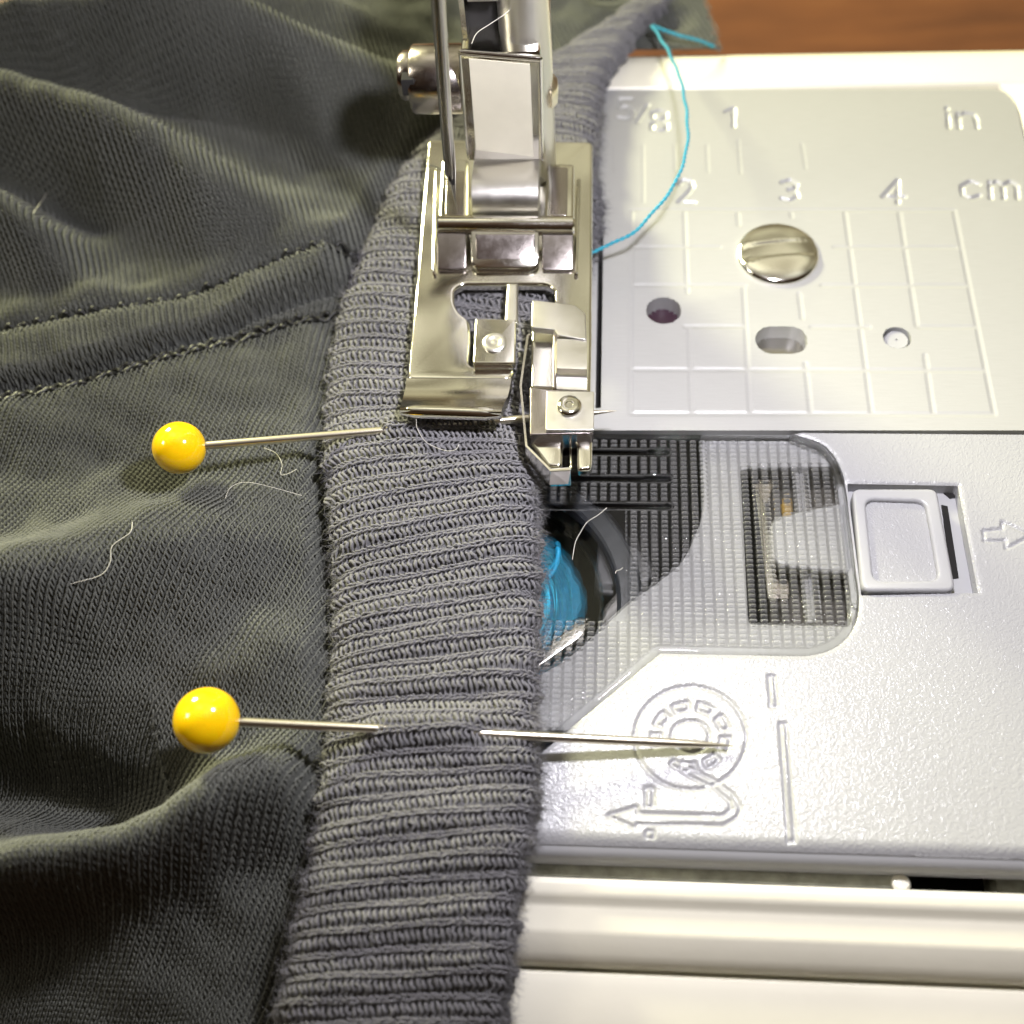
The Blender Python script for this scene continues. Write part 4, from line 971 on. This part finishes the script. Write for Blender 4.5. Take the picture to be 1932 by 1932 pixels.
# ================================================================ BOBBIN + THREAD + LINT
bob = tag(empty('bobbin', (bc[0], bc[1], -8)), 'clear bobbin wound with bright blue thread inside the machine below the cover', 'bobbin')
lathe('thread_winding', [(3.4, -7.2), (8.3, -7.2), (8.5, -6.0), (8.4, -4.6), (8.0, -3.6), (3.4, -3.5), (3.4, -7.2)], (bc[0], bc[1], 0), (0, 0, 1), M['blue'], bob, 160)
for v in bpy.data.objects['thread_winding'].data.vertices:
    a_ = math.atan2(v.co.y, v.co.x); f_ = 1 + .02 * math.sin(a_ * 3 + 1) + .01 * math.sin(a_ * 11) + .012 * math.sin(a_ * 29 + v.co.z / S * 3); v.co.x *= f_; v.co.y *= f_; v.co.z += S * .05 * math.sin(a_ * 17)
lathe('rim', [(9.9, -3.3), (10.05, -3.15), (9.9, -3.0), (9.7, -3.15), (9.9, -3.3)], (bc[0], bc[1], 0), (0, 0, 1), M['clear'], bob, 64)
lathe('hub', [(3.3, -8), (3.3, -3.0), (2.4, -2.9), (2.4, -8), (3.3, -8)], (bc[0], bc[1], 0), (0, 0, 1), M['black'], bob, 40)
strands = []
for k_ in range(110):
    r0 = rng.uniform(3.8, 8.0); z0_ = -3.50 - .10 * max(0, (r0 - 6)) ** 2; a0 = rng.uniform(-1.6, 1.2); aa = np.linspace(a0, a0 + rng.uniform(1.2, 2.6), 24); rr_ = r0 + rng.uniform(-1.2, .5) * np.linspace(0, 1, 24)
    strands.append((np.stack([bc[0] + rr_ * np.cos(aa), bc[1] + rr_ * np.sin(aa), z0_ + .18 * np.sin(aa * 3 + k_) + 0 * aa], -1), .06))
tubes('thread_turns', strands, simple('blue_thread_turns', (.05, .55, .88), .5, var=.3, var_scale=2), bob, 5)
te = smooth_line([P(u, v, z) for u, v, z in ((1035, 1090, -3.2), (1046, 1075, -3.0), (1052, 1058, -2.8), (1054, 1040, -2.6), (1050, 1034, -2.6))], 6)
tubes('loose_end', [(te, .2)], M['blue'], bob, 8)
th = smooth_line([P(u, v, z) for u, v, z in ((1112, 479, 2.8), (1150, 462, 3.2), (1196, 437, 4), (1240, 392, 5), (1275, 342, 6), (1296, 280, 6.5), (1296, 215, 6.5), (1284, 150, 6), (1262, 98, 5), (1240, 62, 4), (1232, 50, 3.6), (1256, 58, 3.2), (1295, 70, 2.4), (1350, 88, .6))], 10)
dth = np.concatenate([[0], np.cumsum(np.linalg.norm(np.diff(th, axis=0), axis=1))]); qs = np.arange(0, dth[-1], .09)
thf = np.stack([np.interp(qs, dth, th[:, i]) for i in range(3)], -1); thf[:, 0] += .05 * np.sin(qs * 1.7); thf[:, 2] += .06 * np.sin(qs * 1.1)
T_ = np.gradient(thf, axis=0); T_ /= np.linalg.norm(T_, axis=1)[:, None]; A_ = np.cross(T_, [0, 0, 1.0]); A_ /= np.linalg.norm(A_, axis=1)[:, None]; B_ = np.cross(T_, A_)
ply = [(thf + .085 * (A_ * np.cos(qs * 6 + p_)[:, None] + B_ * np.sin(qs * 6 + p_)[:, None]), .095) for p_ in (0, math.pi)]
thr = tag(tubes('sewing_thread', ply, M['blue_strand'], None, 6), 'loose turquoise thread curling from the foot back over the ruler plate', 'thread')
ii = rng.integers(0, len(thf), 260); fuzz('thread_fuzz', thf[ii], A_[ii] * rng.choice([-1, 1], 260)[:, None], .5, .010, M['blue_strand'], thr)
def lint(pts, z, label, r=.035, mat='lint', dz=0):
    q = [P(u, v, zz) for (u, v), zz in zip(pts, z if isinstance(z, (list, tuple)) else [z] * len(pts))]
    o = tubes('lint_fibre', [(smooth_line(q, 8), r * .8)], M[mat], None, 5); tag(o, label, 'lint', 'stray lint fibres'); return o
def zcl(pts, add=.75):
    r = []
    for u, v in pts:
        z = 2.0
        for _ in range(12): q = P(u, v, z); z = float(Hc(np.array([q[0]]), np.array([q[1]]))[0]) + add
        r.append(z)
    return r
a = [(250, 985), (245, 1005), (212, 1030), (208, 1060), (190, 1085), (140, 1100), (90, 1118), (20, 1130)]
lint(a, zcl(a), 'long pale hair wandering over the jersey fold at the left edge', .04)
a = [(130, 290), (105, 330), (85, 370), (62, 402)]; lint(a, zcl(a, 1.0), 'fine pale hair standing off the dark upper fold', .035)
a = [(425, 940), (435, 920), (460, 910), (500, 916), (570, 935)]; lint(a, zcl(a), 'pale curved hair below the upper pin beside the rib band', .028)
a = [(498, 845), (520, 855), (532, 875), (530, 895), (545, 893), (560, 885)]; lint(a, zcl(a), 'tiny hooked hair right under the upper pin shaft', .026)
lint([(1145, 958), (1128, 972), (1108, 985), (1096, 1003), (1086, 1022), (1082, 1042), (1080, 1056)], .15, 'kinked pale fibre lying on the clear bobbin cover', .04)
lint([(1161, 1082), (1163, 1077), (1170, 1075), (1175, 1071)], .12, 'short speck of fibre on the clear cover right of the kinked one', .035)
lint([(785, 790), (788, 810), (805, 835), (840, 850), (860, 848), (866, 838)], [6.0, 5.6, 5.2, 5.0, 5.0, 5.0], 'thin pale hair looping under the toe of the foot', .03)
lint([(982, -5), (958, 22), (925, 45), (900, 62), (890, 82)], [float(PY(950, 40, Y0)[2])] * 5, 'white hair across the dark gap beside the presser bar', .03)
lint([(808, 311), (820, 314), (835, 322), (848, 328)], 8.2, 'dark scrap of fibre crossing the chrome foot behind the needle', .07, 'lint_dark')
print('tris', sum(sum(len(p.vertices) - 2 for p in o.data.polygons) for o in bpy.data.objects if o.type == 'MESH'))
